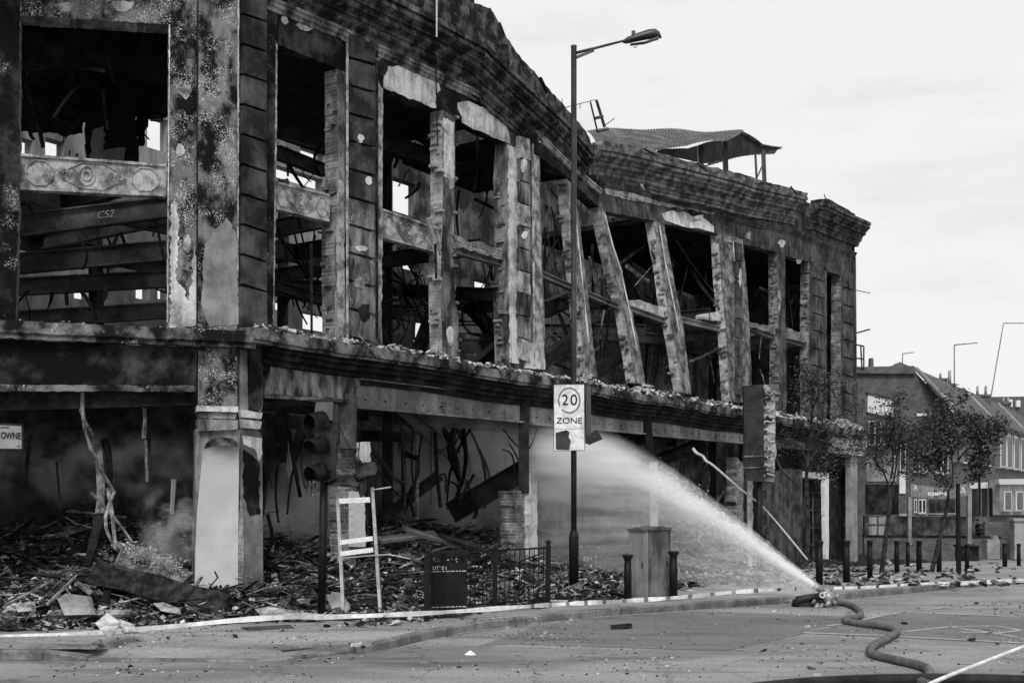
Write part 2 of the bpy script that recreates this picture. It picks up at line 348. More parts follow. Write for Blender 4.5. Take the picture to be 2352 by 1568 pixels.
for i, p in enumerate(kerb):
    a = kerb[max(0, i-1)]; b = kerb[min(len(kerb)-1, i+1)]; d = b-a; d.z = 0; d.normalize(); nn = Vector((-d.y, d.x, 0))
    f = min(1, max(0, p.x+5)/6.0); nn = nn.lerp(Vector((-.35-.25*f, .8, 0)).normalized(), .6).normalized()
    row = []
    for q in dist:
        v = p+nn*q; row.append(bm.verts.new((v.x, v.y, g(v.y)+.12-kdrop(p.x)*(1 if q < .2 else (.55 if q < .7 else 0)))))
    rows.append(row)
for a, b in zip(rows, rows[1:]):
    for k in range(len(dist)-1): bm.faces.new((a[k], b[k], b[k+1], a[k+1]))
tag(obj('pavement', bm, M['pave'], recalc=False), kind='structure')
bm = bmesh.new()
kp = []
for a, b in zip(kerb[:-1], kerb[1:]):
    k = max(1, int((b-a).length/.9))
    for j in range(k): kp.append((a.lerp(b, j/k), a.lerp(b, (j+1)/k-.012/(b-a).length*1.0)))
for a, b in kp:
    d = b-a; d.z = 0; d.normalize(); nn = Vector((-d.y, d.x, 0))
    ra = random.uniform(-.002, .002)
    def prf(X): h0 = .126-kdrop(X)+ra; return [(0.0, -.1), (.005, h0-.02), (.025, h0), (.14, h0), (.14, -.1)]
    va = [bm.verts.new(Vector((a.x, a.y, g(a.y)))+nn*o+Z*z) for o, z in prf(a.x)]; vb = [bm.verts.new(Vector((b.x, b.y, g(b.y)))+nn*o+Z*z) for o, z in prf(b.x)]
    for i in range(5): bm.faces.new((va[i], va[(i+1) % 5], vb[(i+1) % 5], vb[i]))
    bm.faces.new(va[::-1]); bm.faces.new(vb)
tag(obj('kerb', bm, M['kerb']), kind='structure')
def gpoly(name, px, m, lift, kind='structure', h=0.0):
    bm = bmesh.new(); vs_ = []
    for x, y in px:
        p = onground(x, y, lift); vs_.append(bm.verts.new((p.x, p.y, g(p.y)+lift)))
    bm.faces.new(vs_); bmesh.ops.recalc_face_normals(bm, faces=bm.faces)
    if bm.faces and sum(f.normal.z for f in bm.faces) < 0: bmesh.ops.reverse_faces(bm, faces=bm.faces)
    o = obj(name, bm, m, recalc=False); tag(o, kind=kind); return o
gpoly('asphalt_patch', [(1663, 1494), (1176, 1478), (1100, 1440+42), (1250, 1432), (1420, 1413), (1600, 1402), (1990, 1416), (1835, 1451), (1860, 1452)], M['patch'], .004)
gpoly('asphalt_patch', [(1840, 1453), (2360, 1478), (2700, 1490), (2700, 1425), (2360, 1417), (2070, 1408), (1983, 1421)], M['patch'], .004)
M['tactile'] = mat('tactile_paving', .05, .09, 3, .4, .6, bump=.9, fine=26)
bm = bmesh.new(); q_ = [onground(x, y, .12) for x, y in [(552, 1441), (664, 1435), (742, 1474), (650, 1484)]]
vs_ = [[bm.verts.new((lambda v: Vector((v.x, v.y, .132-kdrop(v.x)*(.75 if j > 4 else .3*j/4))))(q_[0].lerp(q_[1], i/8).lerp(q_[3].lerp(q_[2], i/8), j/8))) for i in range(9)] for j in range(9)]
for j in range(8):
    for i in range(8): bm.faces.new((vs_[j][i], vs_[j+1][i], vs_[j+1][i+1], vs_[j][i+1]))
tag(obj('tactile_paving', bm, M['tactile']), kind='structure')
# painted road lines
def gline(px, wd, lift=.008, name='road_marking'):
    pts = [onground(x, y, lift) for x, y in px]; bm = bmesh.new(); prev = None
    full = []
    for a, b in zip(pts, pts[1:]):
        k = max(1, int((b-a).length/.4))
        full += [a.lerp(b, j/k) for j in range(k)]
    full.append(pts[-1])
    for i, p in enumerate(full):
        d = full[min(i+1, len(full)-1)]-full[max(i-1, 0)]; d.z = 0; d.normalize(); nn = Vector((-d.y, d.x, 0))*wd/2*random.uniform(.8, 1.15)
        c = (bm.verts.new(Vector((p.x, p.y, g(p.y)+lift))+nn), bm.verts.new(Vector((p.x, p.y, g(p.y)+lift))-nn))
        if prev and random.random() > .06: bm.faces.new((prev[0], prev[1], c[1], c[0]))
        prev = c
    for f in bm.faces:
        if f.normal.z < 0: f.normal_flip()
    tag(obj(name, bm, M['paint'], recalc=False), kind='structure')
gline([(1846, 1452), (2000, 1457), (2360, 1476), (2600, 1487)], .10)
gline([(2060, 1405), (2352, 1415), (2500, 1420)], .10)
gline([(1983, 1422), (2039, 1410), (2140, 1398), (2240, 1385)], .07)
gline([(1900, 1436), (1945, 1430)], .08)
gline([(2080, 1449), (2180, 1438), (2290, 1436), (2345, 1446), (2300, 1452), (2210, 1451)], .09)
gline([(2180, 1438), (2250, 1448), (2340, 1462)], .08)
gline([(-100, 1512), (300, 1516), (560, 1512)], .07)
gline([(892, 1483), (1000, 1462), (1180, 1437), (1317, 1420), (1560, 1404)], .045)
for x, y, q in ((1690, 1491, 14), (1790, 1494, 16), (1500, 1515, 10), (1330, 1512, 12), (1400, 1500, 10), (1180, 1502, 10), (2200, 1522, 18), (1900, 1530, 14)):
    gline([(x, y), (x+q*2, y+1)], .05)
# ------------------------------------------------------------------ THE BURNT BUILDING
bld = empty('burnt_building', WB.c, 'long gutted three-storey corner building with sooted facade, empty windows and sagging cornice', 'building')
bld.location = (WB.c.x, WB.c.y, .12)
J = dict(side=M['brick'])
# --- end front (left of the corner), upper storeys
plate('wall', [(-420, -160), (45, -160), (45, 40), (44, 350), (42, 500), (36, 760), (-420, 760)], M['soot'], bld, WA, 0, .45, jag=2.0, **J)
plate('wall', [(45.5, -160), (455, -160), (455, 770), (383, 770), (385, 500), (388, 57), (45.5, 35)], M['pitted'], bld, WA, .002, .45, jag=1.5, **J)
plate('pilaster', [(455, -160), (549, -160), (545, 760), (452, 760)], M['pitted'], bld, WA, -.10, .3, jag=1.2)
plate('plaster_skin', [(470, 560), (520, 500), (545, 540), (548, 745), (480, 750), (462, 690)], M['pierside'], bld, WA, -.108, -.09, jag=3)
plate('pilaster', [(440, 700), (456, 640), (456, 748), (388, 752), (392, 700)], M['plaster'], bld, WA, -.012, .05, jag=3)
# --- long front: corner quoins
for k in range(-2, 10):
    y0 = 40+69*k-2; y1 = y0+63
    if k == 9: continue
    if k == -2: y0 -= 60
    plate('quoin_block', [(559, y0-3), (613, y0+15), (613, y1+15), (559, y1-3)], M['quoin'], bld, WB, -.13, .05)
plate('quoin_block', [(555, 658), (614, 672), (614, 757), (555, 752)], M['quoin'], bld, WB, -.13, .05)
plate('wall', [(549, -160), (640, -160), (637, 102), (634, 420), (631, 640), (629, 762), (549, 762)], M['soot'], bld, WB, -.02, .42, jag=.8, **J)
# attic wall of the left half
plate('wall', [(640.5, -160), (1060, -160), (1100, 60), (1176, 150), (1240, 225), (1317, 310), (1368, 395), (1378, 478), (1365, 466), (1300, 405), (1238, 360), (1165, 325), (1148, 318), (1046, 270), (1016, 251), (996, 247), (880, 203), (775, 157), (640.5, 103)], M['soot_plain'], bld, WB, 0, .36, jag=.7, **J)
# wall and piers between the windows
plate('wall', [(775, 157.5), (880, 203.5), (879, 480), (876, 700), (879, 822), (770, 800), (768, 520), (777, 440)], M['wallmid'], bld, WB, 0, .36, jag=.5, step=9, **J)
plate('pier', [(1016, 251.5), (1046, 270.5), (1045, 420), (1041, 600), (1046, 690), (1053, 735), (1052, 835), (1016, 826), (1012, 640), (1017, 480)], M['wallmid'], bld, WB, 0, .36, jag=.5, step=9, side=M['brickpale'])
plate('plaster_skin', [(1019, 270), (1044, 282), (1043, 430), (1035, 435), (1030, 410), (1020, 405)], M['plaster'], bld, WB, -.02, 0.0, jag=1.5)
plate('wall', [(1165, 325.5), (1240, 361), (1243, 520), (1250, 700), (1254, 862), (1165, 845), (1160, 700), (1163, 520), (1160, 400)], M['wallmid'], bld, WB, 0, .36, jag=.5, step=9, side=M['brick'])
plate('dark_joint_strip', [(453, -160), (456.5, -160), (454, 752), (451, 752)], M['char'], bld, WA, -.104, .0)  # thin dark plate, shade of the pilaster edge put into its colour
plate('pale_edge', [(388, 57), (391, 57), (387, 500), (386, 740), (383.5, 740), (385, 500)], M['plaster'], bld, WA, -.012, .02, jag=.8, step=6)  # narrow paler strip along the wall edge
plate('pale_edge', [(546, -160), (550, -160), (548, 640), (545, 640)], M['panel'], bld, WA, -.125, -.10, jag=.8, step=8)
plate('plaster_skin', [(392, 470), (402, 455), (412, 520), (404, 640), (436, 690), (446, 560), (452, 600), (452, 745), (392, 745)], M['plaster'], bld, WA, -.008, .02, jag=4, step=7)
plate('pale_edge', [(634, 100), (637.5, 103), (634.5, 420), (631, 640), (630, 755), (627, 755), (629, 640)], M['panel'], bld, WB, -.03, -.02, jag=.8, step=7)
# pale plaster where the render has fallen
plate('plaster_skin', [(893, 152), (925, 150), (985, 177), (1010, 186), (1012, 208), (1000, 216), (1003, 248), (975, 240), (882, 201), (884, 175)], M['plaster'], bld, WB, -.022, 0, jag=3)
plate('plaster_skin', [(1052, 236), (1075, 232), (1120, 252), (1165, 282), (1172, 330), (1150, 322), (1100, 300), (1062, 282)], M['plaster'], bld, WB, -.022, 0, jag=3)
plate('plaster_skin', [(1128, 225), (1146, 232), (1150, 260), (1128, 262), (1118, 250)], M['soot'], bld, WB, -.03, 0, jag=3)
plate('plaster_skin', [(1048, 205), (1100, 150), (1095, 190), (1080, 205), (1095, 215), (1050, 206)], M['panel'], bld, WB, -.02, 0, jag=2)
plate('plaster_skin', [(1168, 332), (1188, 340), (1190, 560), (1184, 700), (1192, 835), (1172, 832), (1170, 600)], M['plaster'], bld, WB, -.03, 0, jag=2)
plate('plaster_skin', [(1222, 352), (1238, 362), (1241, 520), (1246, 640), (1250, 850), (1230, 850), (1228, 640), (1222, 500)], M['panel'], bld, WB, -.03, 0, jag=2)
plate('plaster_skin', [(1213, 787), (1250, 787), (1252, 848), (1207, 845)], M['plaster'], bld, WB, -.05, 0, jag=1.5)
plate('plaster_skin', [(862, 165), (879, 205), (878, 470), (868, 520), (862, 400), (866, 300), (858, 230)], M['panel'], bld, WB, -.02, 0, jag=2)
plate('plaster_skin', [(776, 400), (790, 420), (792, 780), (778, 790), (774, 600)], M['panel'], bld, WB, -.02, 0, jag=1.5)
plate('plaster_skin', [(868, 440), (879, 500), (877, 690), (868, 720), (864, 560)], M['panel'], bld, WB, -.02, 0, jag=2)
# scorched and peeling patches over the long front
rp = random.Random(17)
def patch(cx, cy, w_, h_, m, d=-.015, wall=WB):
    n_ = 9; poly = [(cx+math.cos(2*math.pi*k/n_)*w_*rp.uniform(.55, 1.1)/2, cy+math.sin(2*math.pi*k/n_)*h_*rp.uniform(.55, 1.1)/2) for k in range(n_)]
    ln = lean(cx, cy); plate('plaster_flake', rough_poly(poly, 6, 1.4), M[m], bld, wall, d+ln, ln, dolean=False)
for cx, cy, w_, h_, m, d in ((700, 60, 50, 26, 'panel', -.015), (655, 45, 20, 30, 'panel', -.015), (830, 318, 16, 22, 'plaster', -.125), (848, 415, 20, 24, 'plaster', -.125), (832, 570, 34, 20, 'plaster', -.125), (826, 650, 26, 40, 'panel', -.125), (838, 715, 30, 60, 'char', -.126),
    (868, 130, 20, 26, 'panel', -.015), (1028, 290, 12, 40, 'plaster', -.04), (1040, 640, 8, 60, 'char', -.02), (1035, 770, 18, 60, 'plaster', -.02), (1178, 420, 14, 70, 'plaster', -.04), (1204, 380, 18, 34, 'plaster', -.115), (1206, 540, 16, 26, 'plaster', -.115), (1208, 690, 14, 44, 'soot', -.116), (1230, 450, 10, 80, 'plaster', -.045),
    (950, 118, 60, 16, 'panel', -.015), (1100, 205, 40, 18, 'panel', -.015), (1240, 320, 26, 20, 'panel', -.015), (1300, 370, 30, 16, 'char', -.016), (1450, 455, 50, 10, 'plaster', -.02), (1610, 500, 40, 14, 'plaster', -.024), (1580, 445, 60, 16, 'panel', -.015), (1720, 540, 26, 20, 'panel', -.015), (1797, 560, 20, 20, 'plaster', -.015), (1835, 600, 18, 12, 'panel', -.015), (1702, 640, 8, 60, 'plaster', -.09), (1790, 690, 8, 70, 'panel', -.02)):
    patch(cx, cy, w_, h_, m, d)
for cx, cy, w_, h_, m in ((150, 15, 60, 30, 'panel'), (285, 12, 70, 28, 'plaster'), (425, 210, 30, 40, 'panel'), (415, 345, 26, 34, 'plaster'), (430, 560, 24, 60, 'panel')): patch(cx, cy, w_, h_, m, -.014, WA)
# pilasters with block courses
for k in range(0, 12):
    y0 = 73-64+64*k; y1 = y0+58
    plate('pilaster_block', [(803, y0-1), (862, y0+15), (862, y1+14), (803, y1-2)], (M['quoin'] if k < 7 else M['wallmid']), bld, WB, -.11, .0, jag=.8, step=20)
for k in range(0, 10):
    y0 = 312+51.5*k; y1 = y0+48.5
    plate('pilaster_block', [(1192, y0), (1217, y0+8), (1219, y1+8), (1194, y1)], M['wallmid'] if k % 3 else M['panel'], bld, WB, -.10, 0, jag=.8, step=14)
for x0, x1, yb in ((795, 801, 795), (864, 868, 815), (1186, 1191, 840), (1219, 1223, 850)):
    bm = bmesh.new()
    pts = [WB.hit((x0+x1)/2+(0 if x0 < 1000 else 6*(yy+60)/900.), yy, -.05) for yy in range(-60 if x0 < 1000 else 330, yb, 30)]
    for a, b in zip(pts, pts[1:]): beam(bm, a, b, .045, .05)
    obj('pilaster_edge', bm, M['panel'] if x0 in (1186, 1219, 795) else M['soot'], bld)
# --- leaning brick piers of the sunken middle
piers = [
 ([(1300, 410), (1317, 425), (1333, 527), (1350, 667), (1362, 780), (1372, 866), (1345, 862), (1332, 740), (1321, 622), (1308, 504)], 'brickpale'),
 ([(1374, 466), (1390, 484), (1406, 560), (1423, 619), (1452, 718), (1470, 800), (1483, 884), (1459, 878), (1445, 790), (1431, 712), (1408, 625), (1386, 530)], 'brickpale'),
 ([(1500, 507), (1525, 512), (1538, 590), (1550, 653), (1570, 752), (1588, 905), (1566, 900), (1551, 800), (1532, 709), (1518, 605), (1507, 550)], 'brickpale'),
 ([(1650, 536), (1690, 545), (1706, 550), (1714, 640), (1719, 709), (1724, 800), (1728, 925), (1676, 922), (1670, 820), (1665, 738), (1656, 639)], 'brickpale'),
]
for i, (pl, sm) in enumerate(piers):
    plate('leaning_pier', pl, M['leanpier'], bld, WB, 0, .30, jag=.5, step=9, side=M[sm])
    q = len(pl)//2
    r_ = [((a[0]*.45+b[0]*.55), a[1]+8) for a, b in zip(pl[1:q], pl[:q:-1])]
    if len(r_) >= 2:
        bm = bmesh.new(); pts = [WB.hit(x, y, -.02+lean(x, y)) for x, y in r_]
        for a, b in zip(pts, pts[1:]): beam(bm, a, b, .07, .04)
        obj('pier_moulding', bm, M['plaster'], bld)
# attic and lintel wall of the right half
plate('wall', [(1384, 352), (1407, 350), (1474, 360), (1581, 390), (1677, 412), (1738, 430), (1856, 465), (1900, 482), (1963, 530), (1963, 640), (1932, 632), (1899, 622), (1895, 612), (1859, 601), (1803, 587), (1775, 576), (1707, 561), (1705, 548), (1637, 535), (1560, 520), (1525, 514), (1505, 508), (1384, 484), (1372, 470)], M['wallright'], bld, WB, 0, .36, jag=.7, **J)
plate('plaster_skin', [(1540, 484), (1600, 492), (1640, 520), (1640, 534), (1590, 524), (1530, 508), (1520, 490)], M['plaster'], bld, WB, -.022, 0, jag=3)
plate('plaster_skin', [(1475, 412), (1500, 410), (1505, 440), (1480, 437), (1470, 425)], M['plaster'], bld, WB, -.022, 0, jag=3)
plate('plaster_skin', [(1390, 425), (1460, 440), (1640, 480), (1640, 492), (1460, 462), (1392, 445)], M['panel'], bld, WB, -.04, 0, jag=2)
plate('pier', [(1786, 580.5), (1803, 587.5), (1804, 700), (1806, 830), (1807, 960), (1788, 957), (1789, 800), (1786, 700)], M['wallright'], bld, WB, 0, .36, jag=.7, **J)
plate('wall', [(1859, 601.5), (1899, 622.5), (1899, 975), (1859, 968), (1857, 800)], M['wallright'], bld, WB, 0, .36, jag=.7, **J)
plate('wall', [(1932, 632.5), (1963, 640.5), (1963, 990), (1930, 985)], M['wallright'], bld, WB, 0, .42, jag=.6, **J)
for k in range(9):
    y0 = 600+40*k
    plate('pilaster_block', [(1872, y0), (1893, y0+8), (1893, y0+45), (1872, y0+37)], M['wallright'], bld, WB, -.10, 0)
    plate('pilaster_block', [(1941, y0+22), (1961, y0+29), (1961, y0+65), (1941, y0+58)], M['wallright'], bld, WB, -.10, 0)
    if k < 8: plate('pilaster_block', [(1690, 556+44*k), (1704, 560+44*k), (1706, 601+44*k), (1692, 597+44*k)], M['wallright'], bld, WB, -.08, 0)
# --- individual broken bricks standing out of the torn jambs
rb = random.Random(31)
def teeth(edge, d0, d1, m, dens=1.0):
    q = Matrix(((WB.t.x, WB.n.x, 0), (WB.t.y, WB.n.y, 0), (0, 0, 1)))
    for (x0, y0), (x1, y1) in zip(edge, edge[1:]):
        a = WB.hit(x0, y0, lean(x0, y0)); b = WB.hit(x1, y1, lean(x1, y1)); k = int(abs(a.z-b.z)/.085)
        for i in range(k):
            if noise.noise(Vector((x0*.05, i*.31, d0)))+rb.uniform(-.5, .5) < .12/dens: continue
            c = a.lerp(b, (i+rb.random())/max(1, k)); n_ = rb.uniform(d0, d1); L_ = rb.choice([.22, .11, .16])
            bm = bmesh.new(); box(bm, c+WB.n*n_-WB.t*rb.uniform(-.02, .05), L_*.6, rb.choice([.1, .2]), .065, Matrix.Rotation(rb.gauss(0, .06), 3, 'Z') @ q); obj('broken_brick', bm, M[m], bld)
teeth([(774, 160), (777, 440), (768, 520), (770, 795)], .04, .30, 'brick'); teeth([(1016, 255), (1017, 480), (1012, 640), (1016, 820)], .04, .30, 'brickpale'); teeth([(1165, 328), (1163, 520), (1160, 700), (1165, 840)], .04, .30, 'brick')
teeth([(1300, 412), (1308, 504), (1321, 622), (1345, 860)], .02, .26, 'leanpier'); teeth([(1376, 470), (1408, 625), (1431, 712), (1459, 875)], .02, .26, 'leanpier'); teeth([(1500, 510), (1518, 605), (1532, 709), (1566, 895)], .02, .26, 'leanpier'); teeth([(1650, 539), (1656, 639), (1665, 738), (1676, 918)], .02, .26, 'leanpier'); teeth([(1786, 582), (1786, 700), (1788, 950)], .02, .26, 'brick'); teeth([(1859, 603), (1857, 800), (1859, 960)], .02, .26, 'brick')
teeth([(1047, 270), (1045, 420), (1041, 600), (1053, 735), (1052, 830)], .0, .1, 'leanpier', .6)
# --- spandrel panels
def spandrel(quad, wall, d0, m=M['panel']):
    o = plate('spandrel_panel', quad, m, bld, wall, d0, d0+.14, jag=.7, step=16)
    (x0, y0), (x1, y1), (x2, y2), (x3, y3) = quad
    def uv(u, v): return (x0+(x1-x0)*u)*(1-v)+(x3+(x2-x3)*u)*v, (y0+(y1-y0)*u)*(1-v)+(y3+(y2-y3)*u)*v
    def ring(cu, cv, ru, rv, n, th, rot=0):
        bm = bmesh.new(); pts = []
        for k in range(n+1):
            a = 2*math.pi*k/n+rot; x, y = uv(cu+ru*math.cos(a), cv+rv*math.sin(a)); pts.append(wall.hit(x, y, d0-.012))
        for a, b in zip(pts, pts[1:]): tube(bm, [a, b], th, th, 5)
        return bm
    for cu, ru, n, rv in ((.14, .10, 8, .36), (.5, .19, 8, .40), (.86, .10, 8, .36), (.46, .055, 18, .26), (.31, .035, 10, .16), (.69, .035, 10, .16)):
        r_ = obj('medallion', ring(cu, .5, ru, rv, n, .014, math.pi/8), m, o); r_.location = (0, 0, 0)
    for cu, ru, rv in ((.46, .028, .13), (.31, .018, .09), (.69, .018, .09)):
        r_ = obj('rosette', ring(cu, .5, ru, rv, 10, .02), m, o); r_.location = (0, 0, 0)
    bm = bmesh.new()
    for v in (.05, .95):
        a = wall.hit(*uv(.01, v), d0-.015); b = wall.hit(*uv(.99, v), d0-.015); beam(bm, a, b, .05, .045)
    r_ = obj('panel_border', bm, m, o); r_.location = (0, 0, 0)
spandrel([(45, 352), (382, 377), (380, 453), (44, 437)], WA, .10)
spandrel([(633, 416), (757, 446), (757, 511), (632, 481)], WB, .05)
spandrel([(874, 477), (1014, 526), (1014, 585), (874, 546)], WB, .05)
# rubble-topped floor edge beams behind the piers
def edge_beam(x0, y0, x1, y1, h, d=.25, m='steelgrey'):
    bm = bmesh.new(); a = WB.hit(x0, y0+h/2, d+lean(x0, y0)*.9); b = WB.hit(x1, y1+h/2, d+lean(x1, y1)*.9)
    hh = h*((a.y+b.y)/2)/F; beam(bm, a, b, .18, hh, ibeam=True); obj('floor_beam', bm, M[m], bld)
edge_beam(1040, 566, 1162, 600, 16); edge_beam(1232, 620, 1425, 702, 13); edge_beam(1430, 697, 1540, 736, 13); edge_beam(1545, 724, 1662, 752, 13)
edge_beam(1716, 745, 1785, 772, 12); edge_beam(1800, 774, 1862, 792, 11)
plate('broken_brickwork', [(1044, 540), (1060, 545), (1080, 556), (1100, 553), (1130, 568), (1156, 568), (1156, 596), (1044, 565)], M['brick'], bld, WB, .06, .4, jag=3)
plate('broken_brickwork', [(1440, 690), (1470, 688), (1500, 700), (1530, 704), (1533, 732), (1440, 700)], M['brickpale'], bld, WB, .06+lean(1480, 700), .4+lean(1480, 700), jag=2, dolean=False)
plate('broken_brickwork', [(1620, 722), (1650, 716), (1655, 738), (1618, 732)], M['brickpale'], bld, WB, .06, .4, jag=2)
plate('broken_brickwork', [(1718, 738), (1780, 752), (1781, 768), (1718, 748)], M['brick'], bld, WB, .06, .4, jag=2)
plate('broken_brickwork', [(1806, 752), (1860, 770), (1860, 790), (1806, 776)], M['brick'], bld, WB, .06, .4, jag=2)
# --- cornices and strings
PROF = [(0, 0), (0, .12), (.07, .12), (.07, .17), (.04, .17), (.04, .25), (.16, .33), (.16, .38), (.22, .38), (.22, .50), (.36, .56), (.36, .62), (.40, .62), (.40, .74), (.50, .80), (.50, .86), (.54, .86), (.54, .97), (.75, .97), (.75, .02)]
SPROF = [(0, 0), (0, .05), (.03, .07), (.04, .13), (.08, .16), (.09, .22), (.2, .22), (.2, .0)]
def run(name, path, prof, d, m, step=14, jit=.0, wall=WB, dolean=True):
    pts = [wall.hit(x, y, d+(lean(x, y) if dolean and wall is WB else 0)) for x, y in interp(path, step)]
    return sweep(name, pts, prof, -wall.n, m, bld, jit)
run('cornice', [(560, -180), (700, -115), (850, -38), (1010, 42), (1117, 100), (1176, 158), (1245, 222), (1317, 290), (1366, 348)], PROF, -.62, M['cornice_dark'], jit=.007)
run('cornice', [(1384, 334), (1407, 338), (1474, 353), (1581, 381), (1677, 405), (1738, 424), (1809, 441), (1856, 453)], PROF, -.62, M['cornice'], jit=.006)
run('cornice', [(1888, 464), (1901, 466), (1938, 484), (2001, 511)], PROF, -.66, M['cornice_dark'], jit=.008)
run('string_course', [(600, -18), (653, 4), (790, 63), (880, 105), (1004, 161), (1130, 222)], SPROF, -.13, M['wallmid'], jit=.006)
run('string_course', [(1172, 252), (1210, 274), (1317, 378), (1384, 434)], SPROF, -.11, M['panel'], jit=.008)
run('string_course', [(1390, 420), (1457, 437), (1637, 474), (1691, 493), (1837, 530), (1899, 558), (1969, 580)], SPROF, -.11, M['wallright'], jit=.006)
plate('parapet', [(900, -100), (1000, -60), (1077, 0), (1128, 22), (1150, 62), (1176, 104), (1205, 142), (1238, 178), (1280, 226), (1317, 268), (1345, 300), (1370, 352), (1317, 318), (1245, 245), (1176, 180), (1117, 120), (1010, 62), (900, 0)], M['cornice_dark'], bld, WB, -.25, .2, jag=2.0)
plate('parapet', [(1384, 330), (1388, 322), (1474, 340), (1581, 371), (1677, 392), (1738, 411), (1761, 418), (1809, 430), (1856, 443), (1852, 470), (1677, 420), (1474, 372), (1384, 350)], M['cornice'], bld, WB, -.2, .2, jag=2.0)
plate('parapet', [(1884, 457), (1901, 456), (1938, 476), (1965, 492), (1960, 520), (1884, 480)], M['cornice_dark'], bld, WB, -.2, .2, jag=1.0)
# vertical bands crossing cornice
for px in ([(1160, 100), (1165, 180), (1180, 250)], [(1660, 400), (1668, 430), (1690, 480)], [(1030, -60), (1042, -20), (1050, 10)]):
    bm = bmesh.new(); pts = [WB.hit(x, y, -.5+k*.2+lean(x, y)) for k, (x, y) in enumerate(px)]
    for a, b in zip(pts, pts[1:]): beam(bm, a, b, .16, .12)
    obj('cornice_break', bm, M['cornice_dark'], bld)
# torn flashing along the parapet
rr = random.Random(4)
for x, y, dx, dz, w_, h_ in ((1122, 20, .45, -.30, .10, .02), (1146, 52, .3, -.35, .08, .02), (1240, 178, .35, -.3, .10, .02), (1816, 429, 1.6, -.35, .05, .05), (1893, 447, .35, -.25, .03, .03), (1480, 342, .7, .0, .06, .02), (1600, 374, .8, -.1, .05, .02), (1700, 400, .5, .05, .05, .02), (1780, 424, .5, .06, .05, .02)):
    bm = bmesh.new(); a = WB.hit(x, y, -.2); beam(bm, a, a+WB.t*dx+Z*dz, w_, h_); obj('torn_flashing', bm, M['debris_d'], bld)
# --- ledge over the shop storey
LP = [(0, 0), (0, .20), (.05, .22), (.05, .27), (.14, .30), (.14, .36), (.22, .38), (.24, .47), (.33, .49), (.33, .58), (.41, .60), (.43, .72), (.8, .72), (.8, -.03)]
tmax = WB.tof(1963)
def ledge_pts(t0, t1, z, o, step=.35):
    k = int((t1-t0)/step); return [WB.at(t0+(t1-t0)*i/k, -o, z-.02*math.sin(i*.37)-(.012*(t0+(t1-t0)*i/k))) for i in range(k+1)]
sweep('ledge', ledge_pts(-.15, 12, 5.10, .50), LP[:2]+[(.05, .22), (.05, .27)]+[(.8, .27), (.8, -.03)], -WB.n, M['ledge'], bld, .014)
sweep('ledge', ledge_pts(12, tmax, 5.10, .50), LP[:2]+[(.05, .22), (.05, .27)]+[(.8, .27), (.8, -.03)], -WB.n, M['ledge'], bld, .02)
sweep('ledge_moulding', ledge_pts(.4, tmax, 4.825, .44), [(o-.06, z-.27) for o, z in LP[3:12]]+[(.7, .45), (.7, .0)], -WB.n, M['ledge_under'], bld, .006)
La = [WA.hit(x, 738+(x)*.030, -.38) for x in range(-420, 600, 12)]
La = [p for p in La if (p-WB.c).dot(WA.t) < .35]
for p in La: p.z = 5.04
sweep('ledge', La, [(0, 0), (0, .20), (.06, .24), (.06, .30), (.7, .30), (.7, -.03)], -WA.n, M['ledge'], bld, .012)
# fascia boards and small mouldings under them
plate('fascia_board', [(-420, 772), (449, 792), (449, 884), (-420, 880)], M['soot_plain'], bld, WA, -.12, .05)
plate('fascia_board', [(624, 800), (835, 832), (828, 880), (806, 916), (618, 905)], M['wallmid'], bld, WB, -.10, .05, jag=1.2)
plate('fascia_moulding', [(-420, 881), (449, 885), (449, 899), (-420, 897)], M['ledge'], bld, WA, -.18, .05, jag=1)
plate('fascia_moulding', [(617, 905.5), (806, 917), (806, 924), (617, 914)], M['ledge'], bld, WB, -.16, .05, jag=1)
plate('fascia_strip', [(290, 786), (482, 790), (482, 796), (290, 791)], M['plaster'], bld, WA, -.16, -.1, jag=1)
plate('shop_lintel', [(-420, 897.5), (449, 899.5), (449, 930), (-420, 955)], M['char'], bld, WA, .05, .3)
# --- girder over the shopfronts (I section) in lengths between posts
for xa, xb, m in ((816, 1197, 'steelgrey'), (1216, 1476, 'steelgrey'), (1492, 1706, 'steelgrey'), (1720, 1850, 'steel'), (1852, 1900, 'steeldark')):
    ta, tb = WB.tof(xa), WB.tof(xb); bm = bmesh.new()
    z0, z1 = 4.46-.004*ta*1.3, 3.88-.004*ta*1.3
    for (n0, n1, za, zb) in ((-.02, .04, z1, z0), (-.12, .14, z1-.03, z1+.015), (-.12, .14, z0-.01, z0+.03)):
        fr = [WB.at(ta, n0, za), WB.at(tb, n0, za-.01), WB.at(tb, n0, zb-.01), WB.at(ta, n0, zb)]; prism(bm, fr, WB.n*(n1-n0))
    gd = obj('shop_girder', bm, M[m], bld)
    bm = bmesh.new(); rr = random.Random(int(xa))
    for q in range(int((tb-ta)/.62)):
        t = ta+.3+q*.62
        for zz in (z1+.17, z1+.17): box(bm, WB.at(t+rr.uniform(-.03, .03), -.03, zz), .05, .03, .022)
    for t in (ta+(tb-ta)*.47,):
        for i in range(2):
            for j in range(4): tube(bm, [WB.at(t+i*.09, -.055, z1+.05+j*.07), WB.at(t+i*.09, -.015, z1+.05+j*.07)], .013, .013, 6)
    r_ = obj('girder_bolts', bm, M['steeldark'], gd); r_.location = (0, 0, 0)
